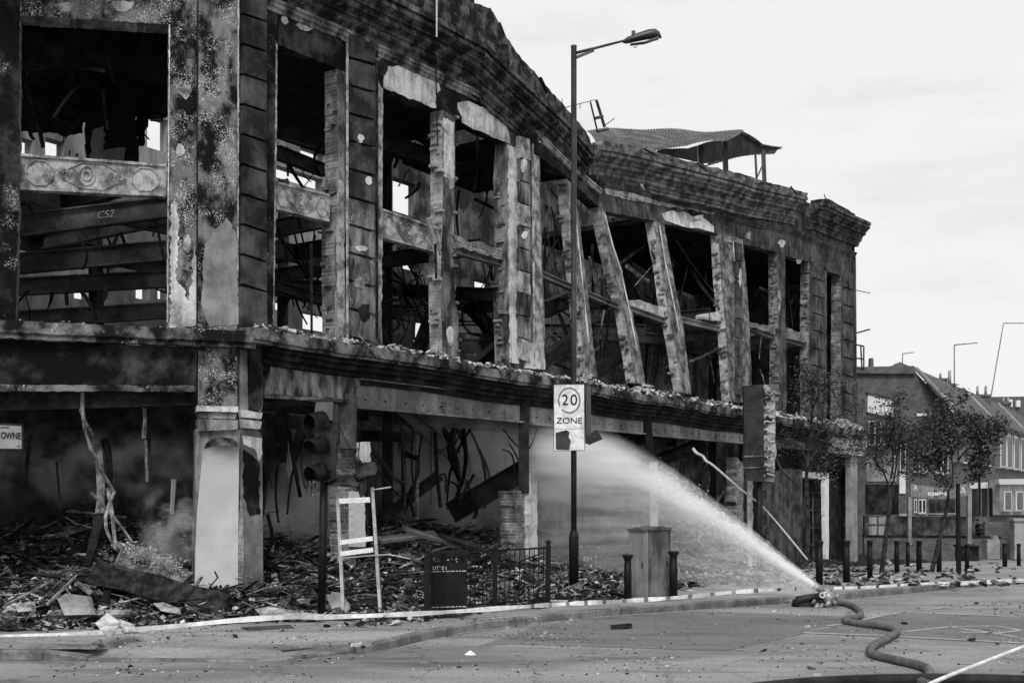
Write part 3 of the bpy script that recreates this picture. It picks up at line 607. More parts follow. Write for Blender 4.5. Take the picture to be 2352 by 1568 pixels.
# posts of the shop storey
def post(x, y0, y1, w_, m, d=0.15, name='steel_post', x2=None):
    bm = bmesh.new(); beam(bm, WB.hit(x, y0, d), WB.hit(x2 if x2 else x, y1, d), w_, w_, ibeam=False); return obj(name, bm, M[m], bld)
post(1203, 900, 1130, .26, 'steeldark', -.03); post(1484, 930, 1078, .22, 'steeldark', -.03, x2=1497); post(1712, 985, 1320, .28, 'steeldark', .0)
post(800, 905, 1030, .30, 'steel', -.05); post(812, 905, 1022, .06, 'plaster', -.18)
plate('brick_stump', [(1178, 1128), (1212, 1130), (1214, 1330), (1182, 1330), (1186, 1180)], M['brick'], bld, WB, -.05, .4, jag=3)
plate('shop_pilaster', [(1217, 1080), (1233, 1078), (1235, 1290), (1216, 1290)], M['plaster'], bld, WB, -.2, .0, jag=1.2)
plate('brick_stump', [(1478, 1075), (1506, 1078), (1508, 1300), (1478, 1300)], M['wallright'], bld, WB, -.0, .4, jag=2)
plate('shop_pilaster', [(1500, 1060), (1511, 1060), (1512, 1300), (1500, 1300)], M['plaster'], bld, WB, -.2, -.1)
plate('brick_stump', [(1692, 1050), (1728, 1080), (1730, 1310), (1692, 1300)], M['brick'], bld, WB, .0, .4, jag=2.5)
plate('brick_stump', [(786, 1020), (815, 1030), (818, 1300), (790, 1300)], M['brick'], bld, WB, .02, .4, jag=2)
plate('shop_pilaster', [(812, 1128), (838, 1130), (840, 1255), (813, 1255)], M['pier'], bld, WB, -.12, .1, jag=.8)
plate('broken_brickwork', [(826, 1016), (850, 1014), (852, 1060), (842, 1066), (826, 1055)], M['plaster'], bld, WB, -.25, -.15, jag=2)
# right-hand shop front: solid walls, door frame, white end column
plate('shop_wall', [(1762, 1100), (1790, 1082), (1815, 1075), (1842, 1080), (1844, 1310), (1755, 1320)], M['wallright'], bld, WB, .12, .4, jag=2)
plate('shop_wall', [(1848, 1082), (1896, 1086), (1896, 1100), (1848, 1096)], M['plaster'], bld, WB, .05, .3, jag=1)
plate('door_post', [(1893, 1086), (1904, 1086), (1904, 1292), (1896, 1292)], M['white'], bld, WB, -.02, .12, jag=.4)
plate('door_post', [(1836, 1080), (1843, 1080), (1844, 1290), (1838, 1290)], M['wallright'], bld, WB, -.02, .12)
plate('shop_wall', [(1846, 1100), (1894, 1102), (1894, 1290), (1846, 1290)], M['reardark'], bld, WB, .5, .8)
bm = bmesh.new()
for yy in (1130, 1170, 1210, 1250): beam(bm, WB.hit(1852, yy, .42), WB.hit(1886, yy+2, .42), .05, .06)
beam(bm, WB.hit(1866, 1100, .40), WB.hit(1868, 1280, .40), .06, .05)
obj('shelf_frame', bm, M['wallright'], bld)
plate('shop_wall', [(1906, 1090), (1950, 1095), (1950, 1290), (1906, 1290)], M['char'], bld, WB, .35, .6)
plate('column', [(1955, 1040), (1969, 1040), (1970, 1290), (1956, 1290)], M['render_'], bld, WB, -.15, .1)
plate('fascia_board', [(1912, 978), (1935, 960), (1972, 975), (1990, 1000), (1990, 1050), (1912, 1038)], M['panel'], bld, WB, -.3, -.1, jag=2)
plate('end_wall', [(1962, 590), (1966, 590), (1972, 1292), (1950, 1292), (1950, 990)], M['wallright'], bld, WB, .3, .6)
# return wall at the far end
bm = bmesh.new(); fr = [WB.at(tmax, 0, -1.2), WB.at(tmax, 9, -1.2), WB.at(tmax, 9, 12.5), WB.at(tmax, 0, 13.2)]; prism(bm, fr, -WB.t*.4); obj('end_wall', bm, M['wallright'], bld)
# --- corner pier at street level
plate('corner_pier', [(455, 782), (545, 783), (545, 932), (455, 930)], M['pitted'], bld, WA, -.14, .5)
plate('pier_capital', [(452, 931), (547, 933), (547, 946), (452, 944)], M['plaster'], bld, WA, -.22, .4, jag=.5)
plate('pier_capital', [(454, 946), (545, 948), (541, 962), (458, 960)], M['wallmid'], bld, WA, -.15, .4, jag=.5)
plate('pier_capital', [(453, 962), (546, 964), (546, 985), (455, 990)], M['wallmid'], bld, WA, -.20, .4, jag=1.0)
plate('corner_pier', [(448, 985), (552, 987), (551, 1010), (549, 1392), (444, 1392), (447, 1200), (450, 1010)], M['wallmid'], bld, WA, -.10, .7)
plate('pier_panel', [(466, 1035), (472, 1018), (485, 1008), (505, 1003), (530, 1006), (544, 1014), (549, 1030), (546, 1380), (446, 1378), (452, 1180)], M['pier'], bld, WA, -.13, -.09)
plate('pier_panel', [(469, 1030), (474, 1018), (486, 1009), (505, 1004), (530, 1007), (543, 1015), (546, 1026), (520, 1022), (490, 1024)], M['ledge'], bld, WA, -.134, -.12, jag=2)
plate('corner_pier', [(552, 785), (604, 792), (604, 930), (590, 985), (602, 1000), (605, 1385), (552, 1392)], M['pierside'], bld, WB, -.02, .6)
plate('corner_pier', [(574, 787), (604, 792), (603, 930), (594, 945), (576, 940)], M['soot_plain'], bld, WB, -.09, .0, jag=.8)
plate('pier_capital', [(556, 940), (603, 948), (600, 962), (558, 958)], M['plaster'], bld, WB, -.12, .0, jag=1)
plate('pier_capital', [(556, 962), (602, 968), (598, 985), (560, 982)], M['plaster'], bld, WB, -.10, .0, jag=1)
plate('plaster_skin', [(556, 1000), (602, 1006), (603, 1040), (596, 1060), (585, 1030), (560, 1020)], M['plaster'], bld, WB, -.028, 0, jag=2)
plate('pier_panel', [(560, 1030), (595, 1062), (598, 1180), (575, 1185), (558, 1140)], M['soot_plain'], bld, WB, -.026, .0, jag=3)
plate('plaster_skin', [(551, 1150), (558, 1150), (560, 1300), (553, 1390), (545, 1390), (546, 1310)], M['brickpale'], bld, WB, -.05, .0, jag=1)
# --- rear wall with openings
def holes_wall(name, wall, d, th, px0, px1, z0, z1, holes, m):
    t0 = wall.tof(px0, d); t1 = wall.tof(px1, d)
    hs = []
    for (xa, ya, xb, yb) in holes:
        a = wall.hit(xa, ya, d); b = wall.hit(xb, yb, d); ta = (a-wall.c).dot(wall.t); tb = (b-wall.c).dot(wall.t); hs.append((ta, min(a.z, b.z), tb, max(a.z, b.z)))
    ts = sorted({t0, t1}|{h[0] for h in hs if t0 < h[0] < t1}|{h[2] for h in hs if t0 < h[2] < t1})
    bm = bmesh.new()
    for a, b in zip(ts, ts[1:]):
        mid = (a+b)/2; cuts = sorted([(h[1], h[3]) for h in hs if h[0] < mid < h[2]]); z = z0
        for lo_, hi_ in cuts+[(z1, z1)]:
            if lo_ > z+.01: fr = [wall.at(a, d, z), wall.at(b, d, z), wall.at(b, d, lo_), wall.at(a, d, lo_)]; prism(bm, fr, wall.n*th)
            z = max(z, hi_)
    return obj(name, bm, M[m], bld)
RH = [(905, 300, 912, 312), (1060, 340, 1068, 352), (1075, 560, 1110, 590), (1090, 640, 1130, 700), (560+1300, 640, 1870, 660), (700, 300, 712, 318), (925, 600, 960, 625), (60, 560, 78, 600), (250, 560, 300, 575), (1250, 470, 1262, 490), (1268, 600, 1280, 612), (1345, 700, 1352, 712), (1592, 560, 1600, 575), (1500, 640, 1508, 650), (45, 315, 75, 392), (104, 315, 148, 392), (158, 345, 163, 378), (174, 352, 181, 378), (338, 262, 386, 352), (312, 628, 345, 690), (362, 628, 386, 690), (170, 628, 205, 690), (100, 560, 140, 600),
      
      (640, 265, 660, 292), (668, 275, 685, 292), (690, 335, 745, 378), (632, 378, 742, 440), (660, 640, 700, 690), (718, 640, 745, 690), (632, 690, 655, 715), (695, 715, 760, 765),
      (885, 400, 955, 500), (890, 690, 915, 750), (950, 690, 990, 790), (1000, 690, 1012, 790),
      (1404, 500, 1412, 508), (1420, 500, 1440, 508), (1404, 518, 1420, 530), (1425, 520, 1438, 531), (1458, 552, 1473, 564), (1482, 548, 1490, 562), (1436, 668, 1446, 686), (1370, 556, 1380, 565),
      (1735, 805, 1740, 818), (1330, 560, 1338, 575), (915, 285, 925, 295)]
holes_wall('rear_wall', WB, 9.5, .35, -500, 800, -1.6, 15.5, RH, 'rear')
holes_wall('rear_wall', WB, 9.5, .35, 800, 1930, -1.6, 15.5, RH, 'dimwall')  # darker copy of the rear wall, dimness of the rooms put into its colour
holes_wall('dark_backwall', WB, 7.6, .2, 575, 1205, -1.2, 4.3, [(880, 1010, 925, 1090), (1090, 1000, 1150, 1080)], 'dimwall')  # low dark wall added to darken the back of the shop storey
# charred party wall deep in the right half and behind the left shop
bm = bmesh.new(); fr = [WB.at(11.5, 5.2, -1), WB.at(tmax-.5, 5.2, -1), WB.at(tmax-.5, 5.2, 9.5), WB.at(24, 5.2, 11), WB.at(17, 5.2, 7.6), WB.at(15, 5.2, 4.4), WB.at(12.5, 5.2, 3.9)]
prism(bm, fr, WB.n*.2)
obj('charred_partition', bm, M['partition'], bld)
bm = bmesh.new(); a, b = WB.at(-6, 3.6, 0), WB.at(1.5, 6.2, 0)
a = WA.hit(-420, 1200, 4.5); b = WA.hit(470, 1200, 4.5); a.z = b.z = 0
prism(bm, [Vector((a.x, a.y, 0)), Vector((b.x, b.y, 0)), Vector((b.x, b.y, 4.4)), Vector((a.x, a.y, 4.3))], WA.n*.2); obj('charred_partition', bm, M['char'], bld)
# dark roof deck over the front rooms, remains of upper ceiling
for (t0, t1, n0, n1, z) in ((-4.5, 9.0, .6, 6.4, 11.6), (9.2, 12.5, .8, 4.0, 11.0), (20.4, tmax-.5, .8, 7.5, 11.4)):
    fr = [WB.at(t0, n0, z), WB.at(t1, n0, z-.15), WB.at(t1, n1, z-.1), WB.at(t0, n1, z)]; bm = bmesh.new(); prism(bm, fr, Z*.18); obj('roof_deck', bm, M['char'], bld)
# steel frame: columns, floor beams
colt = [-2.6, 3.2, 9.3, 15.7, 23, 30]
rr = random.Random(3)
for ct in colt:
    for n_ in (4.6, 8.8):
        bm = bmesh.new(); top = 11.4 if ct not in (15.7,) else 6.5; a = WB.at(ct, n_, -.6); b = WB.at(ct+rr.uniform(-.15, .15), n_+rr.uniform(-.1, .2), top)
        beam(bm, a, b, .28, .28, ibeam=True); obj('steel_column', bm, M['steeldark'], bld)
for z, hh in ((8.05, .42), (4.65, .42)):
    for n_ in (4.6, 8.6):
        for ta, tb in zip(colt, colt[1:]):
            sag = -1.6 if (ta == 9.3 and n_ < 6) or (ta == 15.7 and n_ < 6) else -rr.uniform(0, .12)
            bm = bmesh.new(); m1 = (ta+tb)/2
            beam(bm, WB.at(ta, n_, z+(-1.3 if ta == 15.7 and n_ < 6 else 0)), WB.at(m1, n_, z+sag), .2, hh, ibeam=True); beam(bm, WB.at(m1, n_, z+sag), WB.at(tb, n_, z+(-1.3 if tb == 15.7 and n_ < 6 else 0)), .2, hh, ibeam=True)
            obj('floor_beam', bm, M['steeldark' if n_ > 5 else 'steel'], bld)
    t = -5.0
    while t < 31:
        bm = bmesh.new(); dz = rr.uniform(-.06, .06)
        far = 9.2
        if 10 < t < 20: beam(bm, WB.at(t, .5, z-rr.uniform(.2, 1.2)), WB.at(t+rr.uniform(-.4, .8), far, z+rr.uniform(-.3, .4)), .16, .34, ibeam=True)
        else:
            n0_ = .35
            while (WB.at(t, n0_, 0)-WA.c).dot(WA.n) < 1.3 and t < 0 and n0_ < far-.5: n0_ += .1
            if t < 0 and (WB.at(t, far, 0)-WA.c).dot(WA.n) < 2: t += 2.15; bm.free(); continue
            beam(bm, WB.at(t, n0_, z+dz), WB.at(t, far, z+dz+rr.uniform(-.1, .1)), .17, .38, ibeam=True)
        obj('floor_beam', bm, M['steel' if rr.random() < .6 else 'steeldark'], bld); t += 2.15
# the near painted beam in the big left window
bm = bmesh.new(); A0 = WA.hit(30, 521, 1.2); B0 = WA.hit(400, 474, 1.0); beam(bm, A0, B0, .2, .40, ibeam=True); pb = obj('floor_beam', bm, M['steel'], bld)
bdir = (B0-A0).normalized(); ctr = A0+bdir*((WA.hit(243, 493, 1.1)-A0).length)-WA.n*.045; ctr.z += .0
text_obj('painted_mark', 'CS2', .19, face_mat(ctr, bdir, Z) @ Matrix(((1, .2, 0, 0), (0, 1, 0, 0), (0, 0, 1, 0), (0, 0, 0, 1))), M['white'], pb, .002, offset=-.006).location = (0, 0, 0)
for (y0, y1, d, hh) in ((608, 574, 3.0, .40), (660, 640, 4.2, .36), (735, 712, 5.2, .36)):
    bm = bmesh.new(); beam(bm, WA.hit(20, y0, d), WA.hit(400, y1, d), .2, hh, ibeam=True); obj('floor_beam', bm, M['steel'], bld)
# diagonal fallen beams
def dbeam(p, q, d1, d2, w_, h_, m='steeldark', wall=WB, name='fallen_beam'):
    bm = bmesh.new(); beam(bm, wall.hit(*p, d1), wall.hit(*q, d2), w_, h_, ibeam=True); return obj(name, bm, M[m], bld)
dbeam((1035, 1178), (1212, 1075), 2.2, .4, .3, .55); dbeam((1385, 1060), (1475, 1000), 2.0, .8, .3, .40); dbeam((1500, 1062), (1620, 1015), 2.5, .8, .3, .45, 'char')
dbeam((1245, 830), (1440, 700), .8, 4, .25, .4); dbeam((1250, 712), (1330, 676), .7, 1.5, .25, .45); dbeam((1330, 880), (1535, 735), 1, 3, .25, .45)
dbeam((1060, 680), (1165, 800), 4, 5, .25, .4); dbeam((1165, 700), (1105, 800), 4.4, 4.6, .25, .35); dbeam((1085, 860), (1180, 775), 1, .8, .3, .5)
dbeam((640, 300), (745, 330), 3, 4, .2, .3); dbeam((636, 350), (745, 392), 2.5, 3.5, .2, .3); dbeam((940, 860), (1000, 700), 3, 3.2, .25, .3, 'char')
dbeam((1480, 480+250), (1400, 560), 3, 4, .2, .3, 'char'); dbeam((1040, 400), (1150, 350), 2, 3, .3, .5, 'char'); dbeam((630, 655), (745, 690), 2, 3, .15, .22)
dbeam((880, 330), (1010, 370), 1.5, 2.0, .3, .4, 'char'); dbeam((900, 250), (1010, 330), 3, 3.5, .3, .5, 'char')
dbeam((45, 120), (385, 80), 1.6, 2.0, .5, .9, 'char', WA); dbeam((45, 180), (385, 235), 3.5, 4.5, .4, .6, 'char', WA); dbeam((45, 235), (300, 275), 4.0, 4.5, .3, .35, 'steeldark', WA)
# chimney-like brick mass and added dark plates inside the big left window
plate('inner_clutter', [(205, 150), (250, 140), (300, 165), (310, 250), (318, 380), (200, 380), (195, 260), (225, 240)], M['reardark'], bld, WA, 4.0, 4.8, jag=5)
plate('inner_clutter', [(45, 240), (120, 238), (150, 262), (196, 258), (190, 300), (150, 310), (120, 300), (45, 296)], M['reardark'], bld, WA, 4.4, 4.6, jag=4)  # dark clutter plate added to darken the bright rear wall here
plate('inner_clutter', [(312, 240), (385, 240), (385, 262), (340, 266), (330, 330), (316, 330)], M['reardark'], bld, WA, 4.4, 4.6, jag=4)  # another dark plate added over the bright rear wall
plate('inner_clutter', [(212, 300), (240, 290), (238, 345), (290, 340), (285, 385), (205, 385)], M['rear'], bld, WA, 3.9, 4.0, jag=4)
plate('torn_sheet', [(155, 80), (180, 76), (212, 92), (205, 105), (170, 108)], M['rear'], bld, WA, 2.2, 2.22, jag=3)
plate('torn_sheet', [(240, 68), (264, 62), (256, 90), (245, 92)], M['rear'], bld, WA, 2.0, 2.02, jag=2)
# charred timbers and hanging strips
rr = random.Random(9)
def timber_px(wall, p, q, d1, d2, r_, m='char', curve=0.0, name='charred_timber'):
    bm = bmesh.new(); a = wall.hit(*p, d1); b = wall.hit(*q, d2); n = 5; pts = []
    off = Vector((rr.uniform(-1, 1), rr.uniform(-1, 1), rr.uniform(-.5, .5)))*curve
    for i in range(n+1): t = i/n; pts.append(a.lerp(b, t)+off*math.sin(t*math.pi))
    tube(bm, pts, r_, r_*.8, 5, flat=rr.uniform(.4, 1)); obj(name, bm, M[m], bld)
wins = [(WA, 45, 380, 130, 340, 1.2, 5, 20), (WA, 45, 380, 455, 735, 1.5, 7, 16), (WB, 640, 740, 280, 440, 1, 6, 6), (WB, 635, 740, 480, 755, 1, 7, 20), (WB, 882, 990, 260, 500, 1, 6, 7), (WB, 880, 990, 560, 800, 1, 7, 24),
        (WB, 1050, 1140, 300, 540, 1, 5, 7), (WB, 1050, 1140, 600, 820, 1, 6, 10), (WB, 1245, 1285, 430, 840, 1, 4, 16), (WB, 1330, 1640, 500, 880, 1, 4.8, 46), (WB, 1715, 1860, 600, 940, 1, 4, 18)]
for wl, x0, x1, y0, y1, d0, d1, n_ in wins:
    for i in range(n_):
        x = rr.uniform(x0, x1); y = rr.uniform(y0, y1-60); dd = rr.uniform(d0, d1); ln = rr.uniform(40, (y1-y0)*.6)
        ang = rr.gauss(0, .35) if rr.random() < .75 else rr.uniform(-1.4, 1.4)
        timber_px(wl, (x, y), (x+math.sin(ang)*ln, min(y1, y+abs(math.cos(ang))*ln)), dd, dd+rr.uniform(-.5, .5), rr.uniform(.015, .06), rr.choice(['char', 'char', 'steeldark', 'timber'] if x > 1200 else ['char', 'char', 'steeldark']), rr.uniform(0, .3))
for k in range(26):
    x = rr.uniform(1240, 1850); yb = 850+(x-1240)*.15; y = rr.uniform(yb-330, yb-40); ang = rr.uniform(-1.2, 1.2); ln = rr.uniform(50, 160)
    timber_px(WB, (x, y), (x+math.sin(ang)*ln, y+math.cos(ang)*ln*.8), rr.uniform(1.2, 4.5), rr.uniform(1.2, 4.5), rr.uniform(.02, .10), rr.choice(['timber', 'steel', 'steelgrey', 'char']), rr.uniform(0, .4))
# named strips seen clearly
for p, q, d1, d2, r_, m, cv in (((715, 560), (716, 765), -.0, -.0, .045, 'char', 0), ((1000, 560), (1002, 640), -.15, -.15, .04, 'char', 0), ((985, 500), (1005, 600), -.12, -.05, .07, 'plaster', .0),
        ((865, 820), (825, 770), -.55, -.4, .03, 'timber', .0), ((1003, -40), (1003, 85), -.8, -.7, .035, 'white', 0), ((1000, 85), (1005, 330), -.25, -.1, .03, 'char', 0),
        ((190, 900), (262, 1130), -.1, .2, .07, 'timber', .25), ((208, 1130), (305, 1245), .3, .3, .03, 'timber', .1), ((180, 900), (215, 1000), .1, .2, .05, 'timber', .1),
        ((325, 900), (330, 1005), .4, .4, .05, 'timber', .1), ((337, 1010), (338, 1105), .6, .6, .06, 'timber', 0), ((340, 940), (343, 1080), .6, .6, .06, 'char', 0),
        ((222, 1010), (230, 1190), .9, .6, .14, 'timber', .1), ((230, 1180), (200, 1300), .6, .2, .12, 'char', .1), ((248, 1120), (265, 1260), .2, -.2, .04, 'timber', .15), ((262, 1130), (266, 1260), .2, -.3, .035, 'timber', .2),
        ((240, 1010), (250, 1130), 1.0, .8, .08, 'char', .1), ((130, 1060), (140, 1170), .8, .8, .03, 'char', .1), ((70, 1000), (60, 1200), 2, 2, .05, 'char', .1), ((400, 1100), (395, 1180), 1.0, 1, .09, 'rear', 0)):
    timber_px(WA if p[0] < 500 else WB, p, q, d1, d2, r_, m, cv, 'hanging_strip')
# ground-floor interior clutter: posts and cables seen against smoke
for p, q, r_ in (((925, 985), (925, 1165), .09), ((948, 985), (952, 1130), .04), ((1000, 990), (1012, 1165), .13), ((990, 990), (990, 1160), .03), ((610, 1010), (625, 1120), .03), ((650, 1010), (640, 1200), .04), ((700, 1000), (660, 1180), .05),
                ((930, 1040), (960, 1050), .12), ((960, 1050), (940, 1130), .06), ((660, 950), (690, 1140), .10), ((640, 960), (650, 1060), .14)):
    timber_px(WB, p, q, 1.5, 1.5, r_, 'char', .1)
def cable(px, d, r_, m='char', name='hanging_cable'):
    bm = bmesh.new(); tube(bm, smooth_path([WB.hit(x, y, d) for x, y in px], 5), r_, r_, 5); obj(name, bm, M[m], bld)
cable([(845, 1020), (870, 1050), (890, 1080), (910, 1100), (930, 1112)], .3, .05); cable([(848, 1030), (865, 1075), (890, 1110), (920, 1140)], .3, .025)
cable([(870, 985), (872, 1020), (868, 1060), (860, 1130)], .6, .015); cable([(925, 980), (932, 1200), (935, 1260)], .4, .02); cable([(950, 1140), (960, 1060), (968, 1000)], 1.2, .03)
cable([(1050, 985), (1045, 1005), (1020, 1030), (1005, 1035)], .8, .02); cable([(1060, 990), (1035, 1038)], .8, .03); cable([(1045, 992), (1040, 1040)], .7, .03); cable([(1156, 985), (1175, 1010), (1195, 1030)], .2, .02)
cable([(1154, 1032), (1172, 1040), (1180, 1060), (1182, 1120)], .3, .022); cable([(1170, 1020), (1182, 1038), (1190, 1055)], .3, .02); cable([(1233, 985), (1225, 1010), (1215, 1030)], .1, .02)
cable([(590, 1010), (610, 1090), (600, 1190), (590, 1200)], .8, .05); cable([(615, 1180), (625, 1240), (600, 1290)], .8, .04); cable([(1402, 990), (1408, 1010), (1410, 1060)], .2, .018); cable([(1643, 1000), (1650, 1060)], -.1, .015)
for k in range(16):
    x = rr.uniform(620, 1190); y = rr.uniform(1090, 1190); timber_px(WB, (x, 985), (x+rr.gauss(0, 22), y), rr.uniform(1.5, 6), rr.uniform(1.5, 6), rr.uniform(.02, .09), rr.choice(['char', 'char', 'steeldark', 'timber']), .25)
dbeam((880, 1190), (1010, 1090), 4, 3, .2, .3); dbeam((640, 1180), (760, 1060), 3.5, 4, .2, .3, 'char'); dbeam((1060, 1060), (1150, 1180), 5, 4, .2, .25); dbeam((830, 1000), (1190, 1012), 5.5, 5.5, .2, .3)
for k in range(14):
    x = rr.uniform(830, 1190); y = rr.uniform(1120, 1200); cable([(x, y), (x+rr.uniform(-20, 20), y-rr.uniform(10, 45)), (x+rr.uniform(-35, 35), y-rr.uniform(20, 90))], rr.uniform(.8, 4), rr.uniform(.015, .045), name='twisted_rod')
for k in range(24):
    x = rr.uniform(1520, 1700); y = rr.uniform(1100, 1290); cable([(x, y), (x+rr.uniform(-8, 8), y-rr.uniform(10, 60)), (x+rr.uniform(-12, 12), y-rr.uniform(60, 120))], rr.uniform(.6, 3), rr.uniform(.02, .05), rr.choice(['char', 'timber']), name='twisted_rod')
# buckled corrugated roof above the parapet
def sheet(name, top, bot, dt, db, m, nseg=60):
    bm = bmesh.new()
    def samp(pth, u):
        L_ = [math.hypot(b[0]-a[0], b[1]-a[1]) for a, b in zip(pth, pth[1:])]; s = u*sum(L_)
        for (a, b), l in zip(zip(pth, pth[1:]), L_):
            if s <= l or (a, b) == (pth[-2], pth[-1]): t = min(1, s/max(l, 1e-6)); return a[0]+(b[0]-a[0])*t, a[1]+(b[1]-a[1])*t
            s -= l
    cols = []
    for i in range(nseg+1):
        u = i/nseg; a = WB.hit(*samp(top, u), dt); b = WB.hit(*samp(bot, u), db); w_ = Vector((0, 0, .022*(-1)**i))
        cols.append([bm.verts.new(a.lerp(b, j/5)+w_+Z*(.06*math.sin(j+i*.13))) for j in range(6)])
    for a, b in zip(cols, cols[1:]):
        for j in range(5): bm.faces.new((a[j], a[j+1], b[j+1], b[j]))
    bmesh.ops.solidify(bm, geom=bm.faces[:], thickness=.03)
    return obj(name, bm, M[m], bld)
sheet('corrugated_roof', [(1345, 302), (1400, 297), (1452, 293), (1527, 298), (1620, 300), (1707, 301)], [(1375, 330), (1430, 345), (1480, 352), (1522, 338), (1578, 339), (1631, 322), (1668, 320), (1707, 304)], 5.0, 1.2, 'roofsheet', 110)
plate('roof_underside', [(1500, 356), (1522, 341), (1578, 341), (1631, 325), (1668, 322), (1707, 306), (1750, 335), (1798, 342), (1740, 353), (1674, 364), (1625, 375), (1608, 372), (1560, 362), (1530, 360)], M['steeldark'], bld, WB, 5.2, 5.3, jag=1, dolean=False)
sheet('corrugated_roof', [(1707, 302), (1752, 332), (1800, 335)], [(1620, 380), (1700, 362), (1780, 352)], 5.0, 7.5, 'roofsheet', 40)
for x0, x1, y0, y1, r_, d in ((1664, 1667, 320, 400, .2, 3.5), (1753, 1756, 345, 425, .17, 4.5), (1735, 1738, 352, 418, .09, 4.5), (1608, 1610, 335, 385, .2, 2.6)):
    bm = bmesh.new(); beam(bm, WB.hit(x0, y0, d), WB.hit(x1, y1, d), r_, r_); obj('roof_post', bm, M['lamp'], bld)
bm = bmesh.new(); beam(bm, WB.hit(1738, 410, 4.5), WB.hit(1755, 372, 4.5), .05, .05); obj('roof_brace', bm, M['lamp'], bld)
# aerials and bent ladder by the roof edge
ant = empty('bent_aerial', WB.hit(1378, 300, 2), 'bent television aerial leaning on the broken roof edge', 'aerial')
bm = bmesh.new()
for a, b, r_ in (((1356, 234), (1372, 300), .03), ((1370, 230), (1389, 292), .05), ((1366, 272), (1384, 268), .05), ((1372, 302), (1396, 296), .05)): tube(bm, [WB.hit(*a, 2), WB.hit(*b, 2)], r_, r_, 5)
obj('bracket', bm, M['lamp'], ant)
bm = bmesh.new()
for a, b, r_ in (((1288, 250), (1368, 229), .012), ((1386, 291), (1411, 272), .015), ((1291, 226), (1291, 250), .012), ((1333, 238), (1332, 250), .012)): tube(bm, [WB.hit(*a, 2), WB.hit(*b, 2)], r_, r_, 4)
obj('rod', bm, M['lamp'], ant)
lad = empty('fire_ladder', P(1968, 850, 50), 'thin caged ladder at far end of the burnt building roofline of houses', 'ladder')
bm = bmesh.new()
for a, b in (((1966, 770), (1966, 855)), ((1977, 793), (1980, 850)), ((1984, 795), (1984, 850)), ((1960, 790), (1984, 795)), ((1962, 822), (1984, 824)), ((1963, 845), (1984, 846)), ((1966, 765), (1998, 756))): tube(bm, [P(*a, 50), P(*b, 50)], .035, .035, 4)
obj('rail', bm, M['lamp'], lad)

# ------------------------------------------------------------------ rubble
def bframe(X, Y): p = Vector((X, Y, 0))-WB.c; return p.dot(WB.t), p.dot(WB.n)
def aframe(X, Y): p = Vector((X, Y, 0))-WA.c; return p.dot(WA.t), p.dot(WA.n)
def sm(a, b, x): t = max(0, min(1, (x-a)/(b-a))); return t*t*(3-2*t)
def depth_in(X, Y):       # signed distance behind the fronts (negative: on the pavement)
    tb, nb = bframe(X, Y); ta, na = aframe(X, Y)
    return max(min(na, 99) if ta < 0 else -99, nb if tb > 0 else -99, -9) if (tb > 0 or ta < 0) else min(na, nb)
def kerbdist(X, Y):
    best = 99
    for a, b in zip(kerb[:-4], kerb[1:-3]):
        dx, dy = b.x-a.x, b.y-a.y; L2 = dx*dx+dy*dy
        if L2 < 1e-9: continue
        t = max(0, min(1, ((X-a.x)*dx+(Y-a.y)*dy)/L2)); d = math.hypot(X-a.x-dx*t, Y-a.y-dy*t)
        if d < best: best = d
    return best
def rub(X, Y):
    d = depth_in(X, Y); tb, nb = bframe(X, Y)
    left = sm(1, -4, X)
    h = .28*sm(-3.4, -.2, d)*left + (.22*sm(-2.8, -.1, d)+.14*sm(-6.2, -3.0, d)*sm(12, 8, tb))*(1-left) + .95*sm(-.2, 4.5, d) + .35*sm(4, 8, d)
    if d < .6: h *= .15+.85*sm(.9, 2.0, math.hypot(X+4.95, Y-20.4))
    n = noise.fractal(Vector((X*.9, Y*.9, 1.3)), 1.0, 2.0, 5)*.34+noise.noise(Vector((X*4, Y*4, 0)))*.07
    amp = sm(-3.9, -.8, d)*(.55+.45*left if d < 0 else 1)
    right = sm(14, 22, tb)*.6
    return g(Y)+.10+h*(1-right)+n*amp
bm = bmesh.new(); st = .14; grid = {}
i0, i1, j0, j1 = -90, 190, 0, 270
for j in range(j0, j1):
    for i in range(i0, i1):
        X = i*st; Y = 15.2+j*st
        d = depth_in(X, Y)
        if d < (-3.9 if X < -2.5 else -6.2) or d > 10 or X > .75*Y*.5+3: continue
        if d < 0 and kerbdist(X, Y) < (1.0 if X < -3 else 1.25): continue
        grid[(i, j)] = bm.verts.new((X, Y, rub(X, Y)))
for (i, j), v in grid.items():
    q = [(i, j), (i+1, j), (i+1, j+1), (i, j+1)]
    if all(k in grid for k in q):
        f = bm.faces.new([grid[k] for k in q]); f.material_index = 0
o = obj('rubble', bm, M['debris_d'], recalc=False); tag(o, kind='stuff')
def chunk(bm, c, L_, w_, h_, mi, tilt=.35, rnd=random):
    q = Matrix.Rotation(rnd.uniform(0, 6.28), 3, 'Z') @ Matrix.Rotation(rnd.gauss(0, tilt), 3, 'X') @ Matrix.Rotation(rnd.gauss(0, tilt), 3, 'Y')
    co = [Vector((x*L_/2*rnd.uniform(.7, 1.1), y*w_/2*rnd.uniform(.7, 1.1), z*h_/2*rnd.uniform(.7, 1.1))) for x in (-1, 1) for y in (-1, 1) for z in (-1, 1)]
    v = [bm.verts.new(q @ p+c) for p in co]
    for f in ((0, 1, 3, 2), (4, 6, 7, 5), (0, 4, 5, 1), (2, 3, 7, 6), (0, 2, 6, 4), (1, 5, 7, 3)): bm.faces.new([v[i] for i in f]).material_index = mi
rr = random.Random(21)
bm = bmesh.new(); cnt = 0
